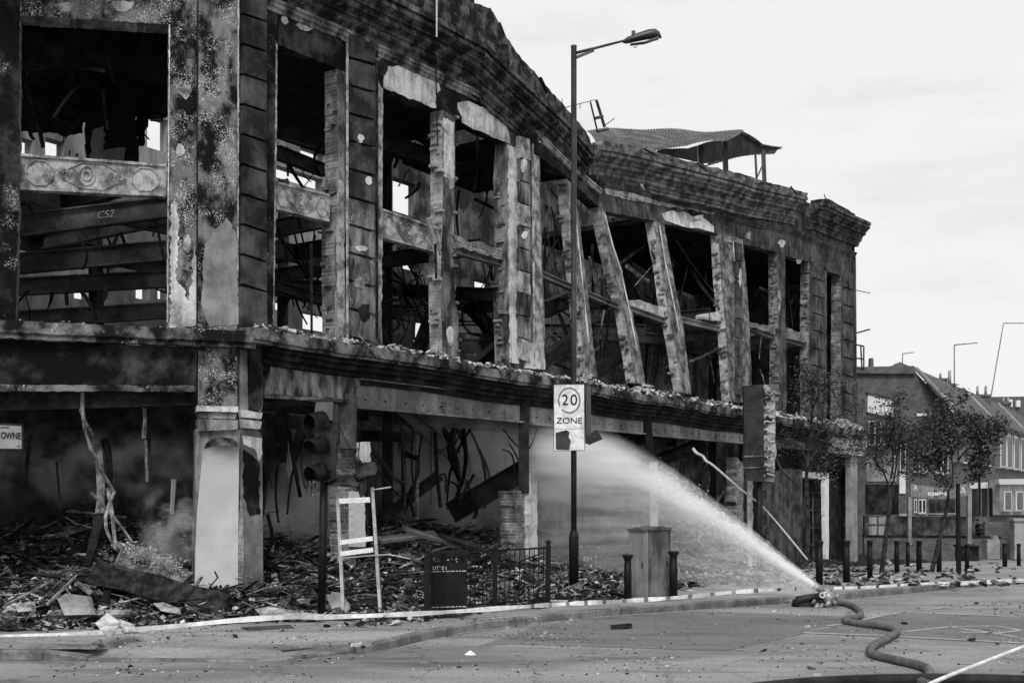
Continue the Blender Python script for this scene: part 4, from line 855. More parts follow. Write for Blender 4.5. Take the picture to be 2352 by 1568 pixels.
while cnt < 26000:
    # sample more densely near the camera
    if rr.random() < .5: X = rr.uniform(-11, 2); Y = rr.uniform(16.3, 26)
    else: t = rr.uniform(0, 30)*rr.random()**.5; n_ = rr.uniform(-5.8, 4.5); p = WB.at(t, n_, 0); X, Y = p.x, p.y
    d = depth_in(X, Y)
    if d > 7 or d < (-3.8 if X < -2.5 else -5.9): continue
    if d < -2.6 and X >= -2.5 and bframe(X, Y)[0] > 11: continue
    if d < -.3 and rr.random() > (.95 if X < -2.5 and d > -3.2 else (.5 if X < -2.5 else (.85 if d > -2.6 else .45))): continue
    if d < 0:
        kd_ = kerbdist(X, Y)
        if math.hypot(X+4.95, Y-20.2) < 1.0 and rr.random() < .8: continue
        if kd_ < .85 or (kd_ < 1.5 and rr.random() < .75): continue
    z = max(rub(X, Y), g(Y)+.12); c = Vector((X, Y, z+rr.uniform(-.01, .06))); k = rr.random(); cm = rr.random(); mi = 0 if cm < .50 else (1 if cm < .86 else 2)
    if k < .56: chunk(bm, c, rr.uniform(.03, .11), rr.uniform(.03, .09), rr.uniform(.02, .07), mi, .5, rr)
    elif k < .88: chunk(bm, c, rr.uniform(.15, .8), rr.uniform(.015, .045), rr.uniform(.01, .03), mi if mi < 2 or rr.random() < .5 else 1, .25, rr)
    elif k < .97: chunk(bm, c, rr.uniform(.15, .4), rr.uniform(.1, .3), .015, mi, .4, rr)
    elif d > -1.5: chunk(bm, c+Z*.05, rr.uniform(.8, 2.0), rr.uniform(.05, .12), rr.uniform(.03, .09), 0 if rr.random() < .7 else 1, .2, rr)
    cnt += 1
for k in range(900):
    X = rr.uniform(-11, 4); Y = rr.uniform(17, 25); d = depth_in(X, Y)
    if d < -2.6 or d > 4 or kerbdist(X, Y) < 1.6: continue
    p = Vector((X, Y, max(rub(X, Y), .12)+rr.uniform(0, .08))); a_ = rr.uniform(0, 6.28); L_ = rr.uniform(.4, 1.5); q = p+Vector((math.cos(a_)*L_, math.sin(a_)*L_, rr.gauss(.0, .16)))
    m_ = (p+q)/2+Vector((rr.gauss(0, .05), rr.gauss(0, .05), rr.gauss(0, .05))); tube(bm, [p, m_, q], rr.uniform(.008, .03), rr.uniform(.004, .02), 4, 0 if rr.random() < .62 else (1 if rr.random() < .75 else 2))
for k in range(1500):
    x = rr.uniform(1560, 2352); y = rr.uniform(1284, 1345)
    if rr.random() < sm(1950, 2352, x)*.8: continue
    p = onground(x, y, .12)
    if p.y > 49 or noise.noise(Vector((p.x*.5, p.y*.3, 2)))+rr.uniform(-.3, .3) < -.05: continue
    s = rr.uniform(.03, .12); chunk(bm, p+Z*.02, s*rr.uniform(1, 4), s, s*rr.uniform(.3, .8), rr.choice([0, 0, 1, 1, 2]), .3, rr)
tag(obj('debris', bm, [M['debris_d'], M['debris_m'], M['debris_l']]), kind='stuff')
# chips on the ledge and on the road
bm = bmesh.new()
for k in range(7500):
    t = rr.uniform(.2, tmax); n_ = rr.uniform(-.45, .45)*rr.random()**.4; s = rr.uniform(.02, .10)*(1+t*.02)
    hh = .03+.42*max(0, noise.noise(Vector((t*.8, 3, 0)))+.45)*(1 if t > 12 else .55)*max(0.0, 1-abs(n_+.05)/.55)
    chunk(bm, WB.at(t, n_, 5.10-.012*t+rr.uniform(0, hh)), s*rr.uniform(1, 2.4), s, s*.5, rr.choice([1, 1, 2, 2, 2, 0]), .5, rr)
for k in range(160):
    t = rr.uniform(-9, 0); chunk(bm, WA.at(t, rr.uniform(-.3, .3), 5.05+rr.uniform(0, .02)), rr.uniform(.02, .08), .03, .02, rr.choice([0, 1, 2]), .4, rr)
tag(obj('ledge_debris', bm, [M['debris_d'], M['debris_m'], M['debris_l']]), kind='stuff')
bm = bmesh.new()
for k in range(4200):
    x = rr.uniform(-50, 2400); y = 1385+rr.random()**1.8*185 if x > 1500 else 1420+rr.random()**1.5*150
    p = onground(x, y, .0); kz = .0
    if noise.noise(Vector((p.x*.9, p.y*.5, 7)))+rr.uniform(-.25, .25) < .05: continue
    if p.y > 13: s = rr.uniform(.006, .024)*(1 if rr.random() < .96 else 2.8)
    else: s = rr.uniform(.004, .012)
    up = .12 if (x < 900 and y < 1488) or (x >= 900 and y < 1487-(x-600)*.105) else 0
    if up: p = onground(x, y, .12)
    chunk(bm, p+Z*s*.3, s*rr.uniform(1, 2.2), s, s*.6, rr.choice([0, 1, 2]), .2, rr)
tag(obj('grit', bm, [M['debris_d'], M['debris_m'], M['debris_l']]), kind='stuff')
# larger pieces one can point at
def slab(name, px, lift, th, m, label, cat, tilt=None, group=None):
    pts = []
    b0 = max(px, key=lambda q: q[1]); base = onground(b0[0], b0[1], lift); Yb = base.y
    for x, y in px:
        pts.append(P(x, y, Yb+(b0[1]-y)*(.012 if tilt is None else tilt)))
    bm = bmesh.new(); prism(bm, pts, Vector((.02, th, -.02))); o = obj(name, bm, m); c = sum(pts, Vector())/len(pts)
    o.location = c; o.data.transform(Matrix.Translation(-c)); tag(o, label, cat, group); return o
slab('broken_slab', [(218, 1430), (246, 1407), (274, 1428), (253, 1462), (240, 1456)], .25, .05, M['debris_l'], 'pale diamond shaped broken slab lying on the rubble above the tape', 'slab')
slab('broken_slab', [(273, 1420), (300, 1430), (318, 1450), (280, 1452)], .25, .05, M['debris_l'], 'pale grey broken slab just right of the diamond shaped one', 'slab')
slab('broken_slab', [(352, 1385), (375, 1382), (410, 1395), (409, 1409), (370, 1402)], .28, .05, M['panel'], 'long pale stone piece left of the corner pier foot', 'slab')
slab('broken_slab', [(752, 1376), (762, 1358), (780, 1360), (800, 1385), (800, 1410), (765, 1405)], .15, .08, M['render_'], 'rounded pale slab standing between traffic light pole and ladder', 'slab')
slab('broken_slab', [(132, 1375), (150, 1362), (200, 1368), (210, 1410), (148, 1412)], .3, .12, M['rear'], 'grey jagged wall fragment among the rubble on the left', 'slab')
slab('broken_slab', [(35, 1388), (70, 1380), (72, 1402), (40, 1405)], .3, .12, M['panel'], 'pale lump of masonry at far left of the rubble', 'slab')
slab('broken_slab', [(585, 1398), (620, 1392), (700, 1405), (740, 1410), (740, 1418), (600, 1415)], .2, .06, M['panel'], 'long pale flat piece lying right of the corner pier', 'slab')
slab('broken_slab', [(1026, 1375), (1030, 1360), (1050, 1362), (1046, 1392), (1028, 1402)], .1, .1, M['brickpale'], 'pale block of bonded bricks beside the litter bin post', 'block')
slab('notice_board', [(712, 1230), (734, 1230), (733, 1287), (711, 1287)], .2, .02, M['white'], 'small blank white board left of the traffic light pole', 'panel', 0).location.z += 0
def plank(a, b, r_, m, label, lift=.4, group='loose timbers in the rubble', name='plank', zz=0, Yb=None):
    if Yb is None: Yb = onground(a[0], a[1], lift).y
    p = P(a[0], a[1], Yb); q = P(b[0], b[1], Yb+zz)
    bm = bmesh.new(); beam(bm, p, q, r_, r_*.5, roll=.6); o = obj(name, bm, M[m]); c = (p+q)/2; o.data.transform(Matrix.Translation(-c)); o.location = c; tag(o, label, 'plank', group); return o
plank((232, 1370), (283, 1262), .10, 'timber', 'thick splintered upright plank leaning over the left rubble', .35)
plank((172, 1388-8), (150, 1345+5), .06, 'timber', 'short grey stick left of the splintered plank', .35)
plank((108, 1388), (172, 1325), .06, 'timber', 'pale forked stick leaning in the left rubble', .35)
plank((10, 1390), (122, 1332), .05, 'timber', 'long thin grey rail sloping up at far left rubble', .35)
plank((170, 1273), (290, 1274), .05, 'palewood', 'thin pale bar lying flat above the left rubble', .9)
plank((278, 1357), (284, 1392), .08, 'palewood', 'short pale upright plank in the middle of the left rubble', .35)
plank((310, 1356), (425, 1370), .04, 'timber', 'thin lath lying over the charred beam', .4)
plank((110, 1410), (300, 1408), .12, 'timber', 'long grey batten lying low in the left rubble', .25)
plank((330, 1315), (360, 1270), .05, 'timber', 'short stick beside the white burnt fluff', .5)
bm = bmesh.new(); a = P(205, 1312, 18.9); b = P(525, 1392, 18.2); beam(bm, a, b, .40, .07, roll=.9); bmesh.ops.subdivide_edges(bm, edges=bm.edges[:], cuts=7, use_grid_fill=True); c = (a+b)/2
for v in bm.verts: v.co += noise.noise_vector(v.co*2.5)*.09+noise.noise_vector(v.co*11)*.03
o = obj('charred_beam', bm, M['debris_d']); o.data.transform(Matrix.Translation(-c)); o.location = c; tag(o, 'wide flat charred beam sloping down to the corner pier foot', 'beam')
bm = bmesh.new(); a = P(280, 1285, 19.0); b = P(430, 1335, 18.8); beam(bm, a, b, .4, .12, roll=.5); c = (a+b)/2
o = obj('charred_beam', bm, M['debris_m']); o.data.transform(Matrix.Translation(-c)); o.location = c; tag(o, 'flaking charred board just behind the wide flat beam', 'beam')
for px, Yb, r_, lb in (((930, 1215, 1050, 1250), 20.5, .3, 'curved charred sheet on top of the rubble heap behind the bin'), ((1020, 1235, 1110, 1260), 20.2, .4, 'dark bent sheet lying above the railings'), ((850, 1405, 1010, 1385), 18.8, .10, 'long dark pipe on the ground left of the litter bin'), ((870, 1240, 1000, 1225), 22, .25, 'broad charred plank across the middle rubble heap')):
    a = P(px[0], px[1], Yb); b = P(px[2], px[3], Yb+.6); bm = bmesh.new(); beam(bm, a, b, r_, .06, roll=.3); c = (a+b)/2; o = obj('charred_beam', bm, M['steel' if r_ < .35 else 'char']); o.data.transform(Matrix.Translation(-c)); o.location = c; tag(o, lb, 'beam')
bm = bmesh.new(); rf = random.Random(5)
for k in range(2600):
    u = rf.random(); x = 300+u*110+rf.gauss(0, 8); y = 1262+u*50+rf.gauss(0, 9)+6*math.sin(u*14); p = P(x, y, 18.9+rf.uniform(-.15, .15)); s = rf.uniform(.006, .022); chunk(bm, p, s*1.6, s, s*.5, 0, 1, rf)
for k in range(120):
    p = P(275+rf.gauss(0, 9), 1254+rf.gauss(0, 6), 18.9); s = rf.uniform(.006, .022); chunk(bm, p, s*1.6, s, s*.5, 0, 1, rf)
o = obj('burnt_fluff', bm, M['debris_l']); tag(o, kind='stuff')
# pale pieces on the pavement by the tape
slab('broken_slab', [(60, 1478), (225, 1482), (226, 1489), (60, 1490)], .12, .25, M['kerb'], 'long low stone strip lying along the kerb at far left', 'slab')
slab('crumpled_rag', [(190, 1490), (225, 1467), (228, 1478), (218, 1490)], .14, .1, M['debris_m'], 'dark folded sheet on the kerb at far left', 'sheet')
slab('paper_scrap', [(1066, 1503), (1074, 1496), (1080, 1492), (1086, 1497), (1093, 1503), (1080, 1504)], .0, .05, M['white'], 'small white crumpled scrap on the open road', 'litter')
slab('paper_scrap', [(822, 1478), (835, 1472), (848, 1480), (830, 1484)], .0, .06, M['white'], 'small white scrap near the dropped kerb', 'litter')
slab('paper_scrap', [(1222, 1402+22), (1226, 1416), (1240, 1424)], .0, .04, M['white'], 'white scrap in the gutter below the railings', 'litter')
slab('burnt_board', [(1402, 1434), (1450, 1430), (1452, 1438), (1405, 1446)], .0, .15, M['char'], 'black burnt board in the gutter by the cabinet', 'board')

# ------------------------------------------------------------------ street furniture
# lamp post
LY = 22.3; base = P(1318, 1362, LY); base.z = .12
lp = empty('lamp_post', base, 'tall grey street lamp carrying the 20 zone sign on the pavement edge', 'street lamp')
def lathe(bm, prof, c, seg=16, mi=0):
    rings = [[bm.verts.new(Vector((c.x+r_*math.cos(a), c.y+r_*math.sin(a), z))) for a in [2*math.pi*k/seg for k in range(seg)]] for r_, z in prof]
    for a, b in zip(rings, rings[1:]):
        for k in range(seg): bm.faces.new((a[k], a[(k+1) % seg], b[(k+1) % seg], b[k])).material_index = mi
    bm.faces.new(rings[0][::-1]).material_index = mi; bm.faces.new(rings[-1]).material_index = mi
zb = P(0, 1222, LY).z; zt = P(0, 108, LY).z
bm = bmesh.new(); lathe(bm, [(.095, .12), (.095, zb-.08), (.06, zb+.05)], base); obj('base_section', bm, M['lampbase'], lp, True)
bm = bmesh.new(); lathe(bm, [(.057, zb+.04), (.057, 5.5), (.056, zt-.02), (.062, zt-.01), (.062, zt+.02), (.02, zt+.04)], base); obj('post', bm, M['lamp'], lp, True)
a1 = P(1323, 122, LY); a2 = P(1437, 93, LY+.1)
bm = bmesh.new(); tube(bm, [a1, a1.lerp(a2, .5), a2], .032, .022, 8); obj('arm', bm, M['lamp'], lp, True)
bm = bmesh.new(); prism(bm, [P(1324, 128, LY-.01), P(1324, 135, LY-.01), P(1365, 118, LY-.01), P(1365, 113, LY-.01)], Vector((0, .03, 0))); obj('arm_bracket', bm, M['lamp'], lp)
# lamp head: lofted body along the arm line
hd = [(1431, 95, 4, 5), (1440, 93, 9, 10), (1465, 86, 12, 12), (1490, 80, 14, 14), (1505, 78, 13, 13), (1514, 80, 9, 10), (1519, 85, 3, 4)]
bm = bmesh.new(); rings = []
for x, y, hh, ww in hd:
    c = P(x, y+2, LY+.1); s = LY/F; ring = []
    for k in range(14):
        a = 2*math.pi*k/14; zz = math.sin(a)*hh*s*(1 if math.sin(a) > 0 else .55); ring.append(bm.verts.new(c+Vector((0, math.cos(a)*ww*s*.95, zz))))
    rings.append(ring)
for a, b in zip(rings, rings[1:]):
    for k in range(14): bm.faces.new((a[k], a[(k+1) % 14], b[(k+1) % 14], b[k]))
bm.faces.new(rings[0][::-1]); bm.faces.new(rings[-1]); obj('lamp_head', bm, M['lamp'], lp, True)
bm = bmesh.new(); tube(bm, [P(1448, 103, LY+.1), P(1480, 99, LY+.1), P(1512, 88, LY+.1)], .05, .07, 10, flat=.35); obj('lens', bm, M['cabinet'], lp, True)
bm = bmesh.new(); tube(bm, [P(1455, 90, LY+.1), P(1455, 72, LY+.1)], .04, .04, 10); obj('light_sensor', bm, M['lamp'], lp, True)
bm = bmesh.new(); tube(bm, smooth_path([P(1458, 100, LY), P(1462, 105, LY), P(1459, 110, LY), P(1455, 107, LY)], 4), .008, .008, 5); obj('catch', bm, M['lamp'], lp)
# 20 zone sign (front plate, lower plate, text) and a second plate seen edge on behind
SY = LY-.12; s_ = SY/F
sg = empty('speed_sign', P(1307, 960, SY), 'white 20 zone speed sign with a scorched plate below, fixed to the lamp post', 'road sign')
def pxprism(bm, px, Y, th, mi=0): prism(bm, [P(x, y, Y) for x, y in px], Vector((0, th, 0)), mi)
bm = bmesh.new(); pxprism(bm, [(1272, 883), (1342, 882), (1343, 983), (1273, 985)], SY, .02); obj('sign_plate', bm, M['sign'], sg)
bm = bmesh.new(); pxprism(bm, [(1273, 986), (1343, 984), (1343, 1033), (1272, 1035)], SY, .02); obj('lower_plate', bm, M['sign'], sg)
bm = bmesh.new(); pxprism(bm, [(1276, 994), (1301, 987), (1308, 992), (1306, 1003), (1311, 1012), (1307, 1033), (1277, 1032)], SY-.004, .004); obj('scorched_patch', bm, M['soot_plain'], sg)
bm = bmesh.new()
for a, b in (((1272, 883), (1342, 882)), ((1342, 882), (1343, 1034)), ((1343, 1034), (1272, 1035)), ((1272, 1035), (1272, 883))): tube(bm, [P(*a, SY), P(*b, SY)], .006, .006, 5)
obj('sign_edge', bm, M['lamp'], sg)
bm = bmesh.new(); cc = P(1307.5, 919, SY-.006); n_ = 40; ro, ri = 30*s_*.93, 26.5*s_*.93
vo_ = [[bm.verts.new(cc+Vector((math.cos(2*math.pi*(k/n_)-2.35)*r_*.93, dy, math.sin(2*math.pi*(k/n_)-2.35)*r_*1.08))) for k in range(n_-1)] for r_, dy in ((ro, 0), (ri, 0), (ri, .004), (ro, .004))]
for k in range(n_-2):
    for q in range(4): bm.faces.new((vo_[q][k], vo_[q][k+1], vo_[(q+1) % 4][k+1], vo_[(q+1) % 4][k]))
obj('faded_ring', bm, M['signring'], sg)
def ftext(s, x, y, Y, size, parent, m='signtext', name='lettering', sx=1.0, off=0.0):
    mw = face_mat(P(x, y, Y), (1, 0, 0), Z) @ Matrix.Diagonal((sx, 1, 1, 1))
    return text_obj(name, s, size, mw, M[m], parent, .001, offset=off)
ftext('2', 1298, 919, SY-.01, 35*s_, sg, sx=.9, off=.001); ftext('0', 1318, 919, SY-.01, 35*s_, sg, sx=1.0, off=.001)
ftext('ZONE', 1307.5, 966, SY-.01, 19*s_, sg, sx=1.15)
sg2 = empty('back_sign', P(1347, 950, LY+.1), 'second sign plate turned edge-on behind the 20 zone sign', 'road sign')
bm = bmesh.new(); fr = [P(1344, 886, LY+.10), P(1355, 888, LY+.75), P(1355, 1020, LY+.75), P(1344, 1018, LY+.10)]; prism(bm, fr, Vector((.02, -.01, 0))); obj('sign_plate', bm, M['lamp'], sg2)
bm = bmesh.new(); prism(bm, [P(1345, 1002, LY+.2), P(1371, 985, LY+.5), P(1384, 1008, LY+.5), P(1352, 1022, LY+.2)], Vector((0, .015, 0))); obj('bent_plate', bm, M['blackmelt'], sg2)

# left traffic light (facing left, visors melted)
TY = 18.2; tb = P(742, 1415, TY); tb.z = .12; ts = TY/F
tl = empty('traffic_light', tb, 'melted traffic light with three hoods on a black pole left of the pale ladder', 'traffic light')
bm = bmesh.new(); tube(bm, [P(738, 1418, TY), P(742, 1260, TY), P(744, 1100, TY)], .065, .065, 14); obj('pole', bm, M['black'], tl, True)
def melt(bm, amp, sc=6):
    for v in bm.verts: v.co += noise.noise_vector(v.co*sc)*amp
bm = bmesh.new()
pxprism(bm, [(724, 930), (732, 924), (770, 924), (775, 935), (772, 1020), (768, 1100), (758, 1108), (735, 1108), (727, 1090), (722, 1000)], TY-.1, .22)
bmesh.ops.subdivide_edges(bm, edges=bm.edges[:], cuts=3, use_grid_fill=True); bmesh.ops.triangulate(bm, faces=bm.faces[:]); melt(bm, .02); obj('signal_housing', bm, M['blackmelt'], tl)
bm = bmesh.new(); pxprism(bm, [(706, 917), (760, 913), (772, 918), (772, 922), (718, 922)], TY-.15, .3); obj('top_plate', bm, M['blackmelt'], tl)
bm = bmesh.new(); pxprism(bm, [(726, 921), (765, 919), (764, 965), (738, 965), (722, 948)], TY-.14, .05); obj('backing_board', bm, M['steel'], tl)
for cy in (965, 1022, 1083):
    bm = bmesh.new(); c0 = P(742, cy, TY-.12); dr = Vector((-.62, -.72, -.22)).normalized(); s, u = frame_of(dr); rg = []
    for (q, r_) in ((0, .16), (.10, .155), (.22, .15), (.28, .14)):
        rg.append([c0+dr*q+(s*math.cos(a)+u*math.sin(a))*r_ for a in [math.pi*(-.25+1.5*k/16) for k in range(17)]])
    vs_o = [[bm.verts.new(p) for p in r_] for r_ in rg]
    for a, b in zip(vs_o, vs_o[1:]):
        for k in range(16): bm.faces.new((a[k], a[k+1], b[k+1], b[k]))
    bmesh.ops.solidify(bm, geom=bm.faces[:], thickness=.012); melt(bm, .015, 5)
    vz = obj('hood', bm, M['blackmelt'], tl, True)
    bm = bmesh.new(); tube(bm, [c0+dr*.01, c0+dr*.04], .13, .13, 16); obj('lens', bm, M['char'], tl)
bm = bmesh.new(); rr = random.Random(8)
for k in range(34):
    x = rr.uniform(700, 748); y = rr.choice([rr.uniform(1000, 1040), rr.uniform(1080, 1115)]); p = P(x, y, TY-.1); tube(bm, [p, p+Vector((rr.uniform(-.03, .03), 0, -rr.uniform(.05, .16))), p+Vector((rr.uniform(-.05, .05), 0, -rr.uniform(.16, .32)))], .012, .003, 5)
obj('melted_drips', bm, M['blackmelt'], tl)
# second drooping head
dh = empty('melted_signal', P(810, 1110, TY+.1), 'collapsed melted signal head drooping over the top of the pale ladder', 'traffic light')
def loft(name, secs, m, parent, Y, dy=.22, seg=10, amp=.02):
    bm = bmesh.new(); rings = []
    for x, y, rx, ry in secs:
        c = P(x, y, Y); rings.append([bm.verts.new(c+Vector((math.cos(a)*rx*ts, math.sin(a)*dy*.5, math.sin(a+.6)*ry*ts))) for a in [2*math.pi*k/seg for k in range(seg)]])
    for a, b in zip(rings, rings[1:]):
        for k in range(seg): bm.faces.new((a[k], a[(k+1) % seg], b[(k+1) % seg], b[k]))
    bm.faces.new(rings[0][::-1]); bm.faces.new(rings[-1]); bmesh.ops.subdivide_edges(bm, edges=bm.edges[:], cuts=1, use_grid_fill=True); melt(bm, amp, 9); return obj(name, bm, M[m], parent, True)
loft('drooping_hood', [(754, 1112, 6, 5), (768, 1106, 14, 10), (790, 1103, 22, 13), (812, 1106, 16, 13), (822, 1112, 6, 6)], 'blackmelt', dh, TY)
loft('folded_casing', [(820, 1082, 8, 10), (832, 1082, 14, 22), (846, 1078, 15, 20), (858, 1082, 10, 10), (862, 1088, 4, 4)], 'blackmelt', dh, TY)
loft('hanging_shred', [(828, 1095, 12, 6), (830, 1112, 13, 8), (834, 1130, 10, 9), (832, 1140, 4, 4)], 'blackmelt', dh, TY, .12)
bm = bmesh.new(); tube(bm, smooth_path([P(758, 1066, TY), P(775, 1074, TY-.05), P(800, 1082, TY), P(822, 1088, TY)], 4), .028, .03, 8, flat=.5); obj('bracket', bm, M['steel'], dh)
for px in ([(762, 960), (770, 1000), (790, 1045), (815, 1075)], [(768, 940), (785, 990), (812, 1040), (830, 1065)], [(765, 1000), (762, 1050), (760, 1070)], [(812, 1040), (822, 1070), (818, 1100)], [(845, 1095), (848, 1130), (842, 1160), (846, 1230)], [(836, 1130), (842, 1160), (838, 1180)], [(826, 1015), (824, 1050), (836, 1065)]):
    bm = bmesh.new(); tube(bm, smooth_path([P(x, y, TY+.05) for x, y in px], 5), .010, .009, 5); obj('cable', bm, M['blackmelt'], dh)
# pale ladder-like frame
fy = onground(790, 1412, .12).y
fm = empty('ladder_frame', P(820, 1412, fy), 'pale metal ladder-like frame standing upright in front of the rubble', 'ladder')
def bar(name, pts, w_, m, par, Y=None, th=None):
    bm = bmesh.new(); beam(bm, P(*pts[0], Y), P(*pts[1], Y), w_, th or w_*.5, roll=0); return obj(name, bm, M[m], par)
for pts in (((775, 1128), (789, 1414)), ((855, 1118), (874, 1411))):
    bm = bmesh.new(); beam(bm, P(*pts[0], fy), P(*pts[1], fy), .07, .05); obj('leg', bm, M['greyframe'], fm)
for a, b, w_ in (((779, 1150), (850, 1147), .045), ((782, 1245), (856, 1236), .04), ((782, 1271), (857, 1262), .04)):
    bm = bmesh.new(); beam(bm, P(*a, fy-.28), P(*b, fy-.28), .03, w_*1.5+.015); obj('rung', bm, M['white'], fm)
for a, b in (((715, 1136), (836, 1117)), ((858, 1124), (898, 1118)), ((785, 1281), (898, 1272)), ((764, 1130), (830, 1122))):
    bm = bmesh.new(); tube(bm, [P(*a, fy-.06), P(*b, fy-.06)], .012, .012, 6); obj('cross_rod', bm, M['greyframe'], fm)
# litter bin
BY = 17.9; bs = BY/F
lb = empty('litter_bin', P(1026, 1402, BY), 'black square litter bin with worn white lettering behind the tape', 'litter bin')
bm = bmesh.new(); pxprism(bm, [(988, 1312), (1070, 1309), (1070, 1402), (988, 1407)], BY, .5); obj('bin_body', bm, M['black'], lb)
bm = bmesh.new(); pxprism(bm, [(986, 1270), (1072, 1265), (1072, 1276), (986, 1281)], BY-.01, .52); obj('bin_top', bm, M['black'], lb)
for x0, x1 in ((986, 994), (1009, 1026), (1031, 1036), (1054, 1058), (1064, 1072)):
    bm = bmesh.new(); pxprism(bm, [(x0, 1276), (x1, 1276), (x1, 1313), (x0, 1313)], BY, .03); obj('bin_slat', bm, M['black'], lb)
bm = bmesh.new(); pxprism(bm, [(988, 1296), (1070, 1293), (1070, 1312), (988, 1313)], BY-.002, .02); obj('bin_band', bm, M['black'], lb)
ftext('LITTER', 1010, 1304, BY-.008, 11.5*bs, lb, 'white', sx=.95, off=-.001)
for yy, sl in ((1312, -1.6), (1394, -2.0)):
    bm = bmesh.new(); rr = random.Random(2); x = 990
    while x < 1068:
        ww = rr.choice([4, 5, 9]); y_ = yy+sl*(x-990)/80; pxprism(bm, [(x, y_-1.2), (x+ww, y_-1.3), (x+ww, y_+1), (x, y_+1)], BY-.012, .012); x += ww+2.5
    obj('bin_stripe', bm, M['greyframe'], lb)
# railings: three posts, two panels
gr = empty('guard_rail', P(1120, 1400, 18.2), 'black pedestrian guard railing with vertical bars between bin and lamp post', 'railing')
posts = [(980, 1266, 1419, 17.55), (1136, 1258, 1400, 18.9), (1258, 1252, 1391, 19.6)]
P3 = []
for x, yt, yb_, Y in posts:
    p = P(x, yb_, Y); q = P(x+1.5, yt, Y); P3.append((p, q)); bm = bmesh.new(); beam(bm, p-Z*.05, q, .085, .085); po = obj('post', bm, M['black'], gr)
    bm = bmesh.new()
    if x == 1258: lathe(bm, [(.03, q.z), (.025, q.z+.02), (.05, q.z+.05), (.035, q.z+.09), (.005, q.z+.10)], q, 10)
    else: lathe(bm, [(.05, q.z), (.03, q.z+.03), (.01, q.z+.04)], q, 10)
    r_ = obj('finial', bm, M['black'], po, True); r_.location = (0, 0, 0)
for (pa, qa), (pb, qb) in zip(P3, P3[1:]):
    bm = bmesh.new(); beam(bm, qa-Z*.04, qb-Z*.04, .03, .03); obj('top_rail', bm, M['black'], gr)
    bm = bmesh.new(); beam(bm, pa+Z*.12, pb+Z*.12, .03, .03); obj('bottom_rail', bm, M['black'], gr)
    k = int((pb-pa).length/.1)
    for i in range(1, k):
        bm = bmesh.new(); tube(bm, [pa.lerp(pb, i/k)+Z*.12, qa.lerp(qb, i/k)-Z*.04], .0085, .0085, 5); obj('baluster', bm, M['black'], gr)
# cabinet
cb = empty('street_cabinet', P(1490, 1372, 21.4), 'weathered grey double street cabinet with two peaked lids between bollards', 'cabinet')
def cab(px0, px1, Y0, Y1, yt0, yt1, yb0, yb1, nm):
    p = [P(px0, yb0, Y0), P(px1, yb1, Y1)]; return p
Yc = 21.3
f0, f1, f2 = P(1443, 1372, Yc+.30), P(1489, 1376, Yc-.15), P(1541, 1368, Yc+.25)
zt_ = P(0, 1219, Yc).z
for a, b, nm, zz in ((f0, f1, 'left_box', zt_), (f1, f2, 'right_box', zt_+.02)):
    dv = (b-a); dv.z = 0; nn = Vector((-dv.y, dv.x, 0)).normalized(); dd = .42
    bm = bmesh.new(); A = Vector((a.x, a.y, .05))+dv*(.03 if nm == 'left_box' else .08); B = Vector((b.x, b.y, .05))-dv*(.09 if nm == 'left_box' else .0); prism(bm, [A, B, B+Z*(zz-.05), A+Z*(zz-.05)], nn*dd); obj('cabinet_body', bm, M['cablit' if nm == 'left_box' else 'cabinet'], cb)
    bm = bmesh.new(); A2 = A-dv*.03-nn*.03; B2 = B+dv*.03-nn*.03; A2.z = B2.z = zz; mid = (A2+B2)/2; mid.z = zz+.07
    prism(bm, [A2, B2, B2+Z*.03, mid, A2+Z*.03], nn*(dd+.06)); obj('lid', bm, M['cabinet'], cb)
    bm = bmesh.new(); c1 = A+dv*.08-nn*.006; c2 = B-dv*.08-nn*.006; prism(bm, [c1+Z*.12, c2+Z*.12, c2+Z*(zz-.15), c1+Z*(zz-.15)], nn*.01); dr_ = obj('door', bm, M['cablit' if nm == 'left_box' else 'cabinet'], cb)
    bm = bmesh.new(); h_ = c1.lerp(c2, .85)+Z*(zz*.5)-nn*.008; box(bm, h_, .02, .02, .1); r_ = obj('handle', bm, M['steeldark'], dr_); r_.location = (0, 0, 0)
# bollards
def bollard(x, yt, yb_, Y, w_, label, grp, i):
    b0 = P(x, yb_, Y); hh = (yb_-yt)*Y/F; bo = empty('bollard', b0, label, 'bollard', grp); r_ = w_*Y/F/2
    bm = bmesh.new(); lathe(bm, [(r_*.95, b0.z-.1), (r_, b0.z+hh*.5), (r_*.88, b0.z+hh*.86)], b0, 12); obj('shaft', bm, M['black'], bo, True)
    bm = bmesh.new(); lathe(bm, [(r_*.88, b0.z+hh*.86), (r_*.98, b0.z+hh*.88), (r_*.92, b0.z+hh*.90), (r_*(1.32 if yb_ > 1350 else 1.1), b0.z+hh*.955), (r_*(1.38 if yb_ > 1350 else 1.12), b0.z+hh*.985), (r_*(1.2 if yb_ > 1350 else .9), b0.z+hh)], b0, 12); obj('cap', bm, M['black'], bo, True)
G1 = 'black bollards on the pavement'
yy_ = lambda yb: onground(1000, yb, .12).y
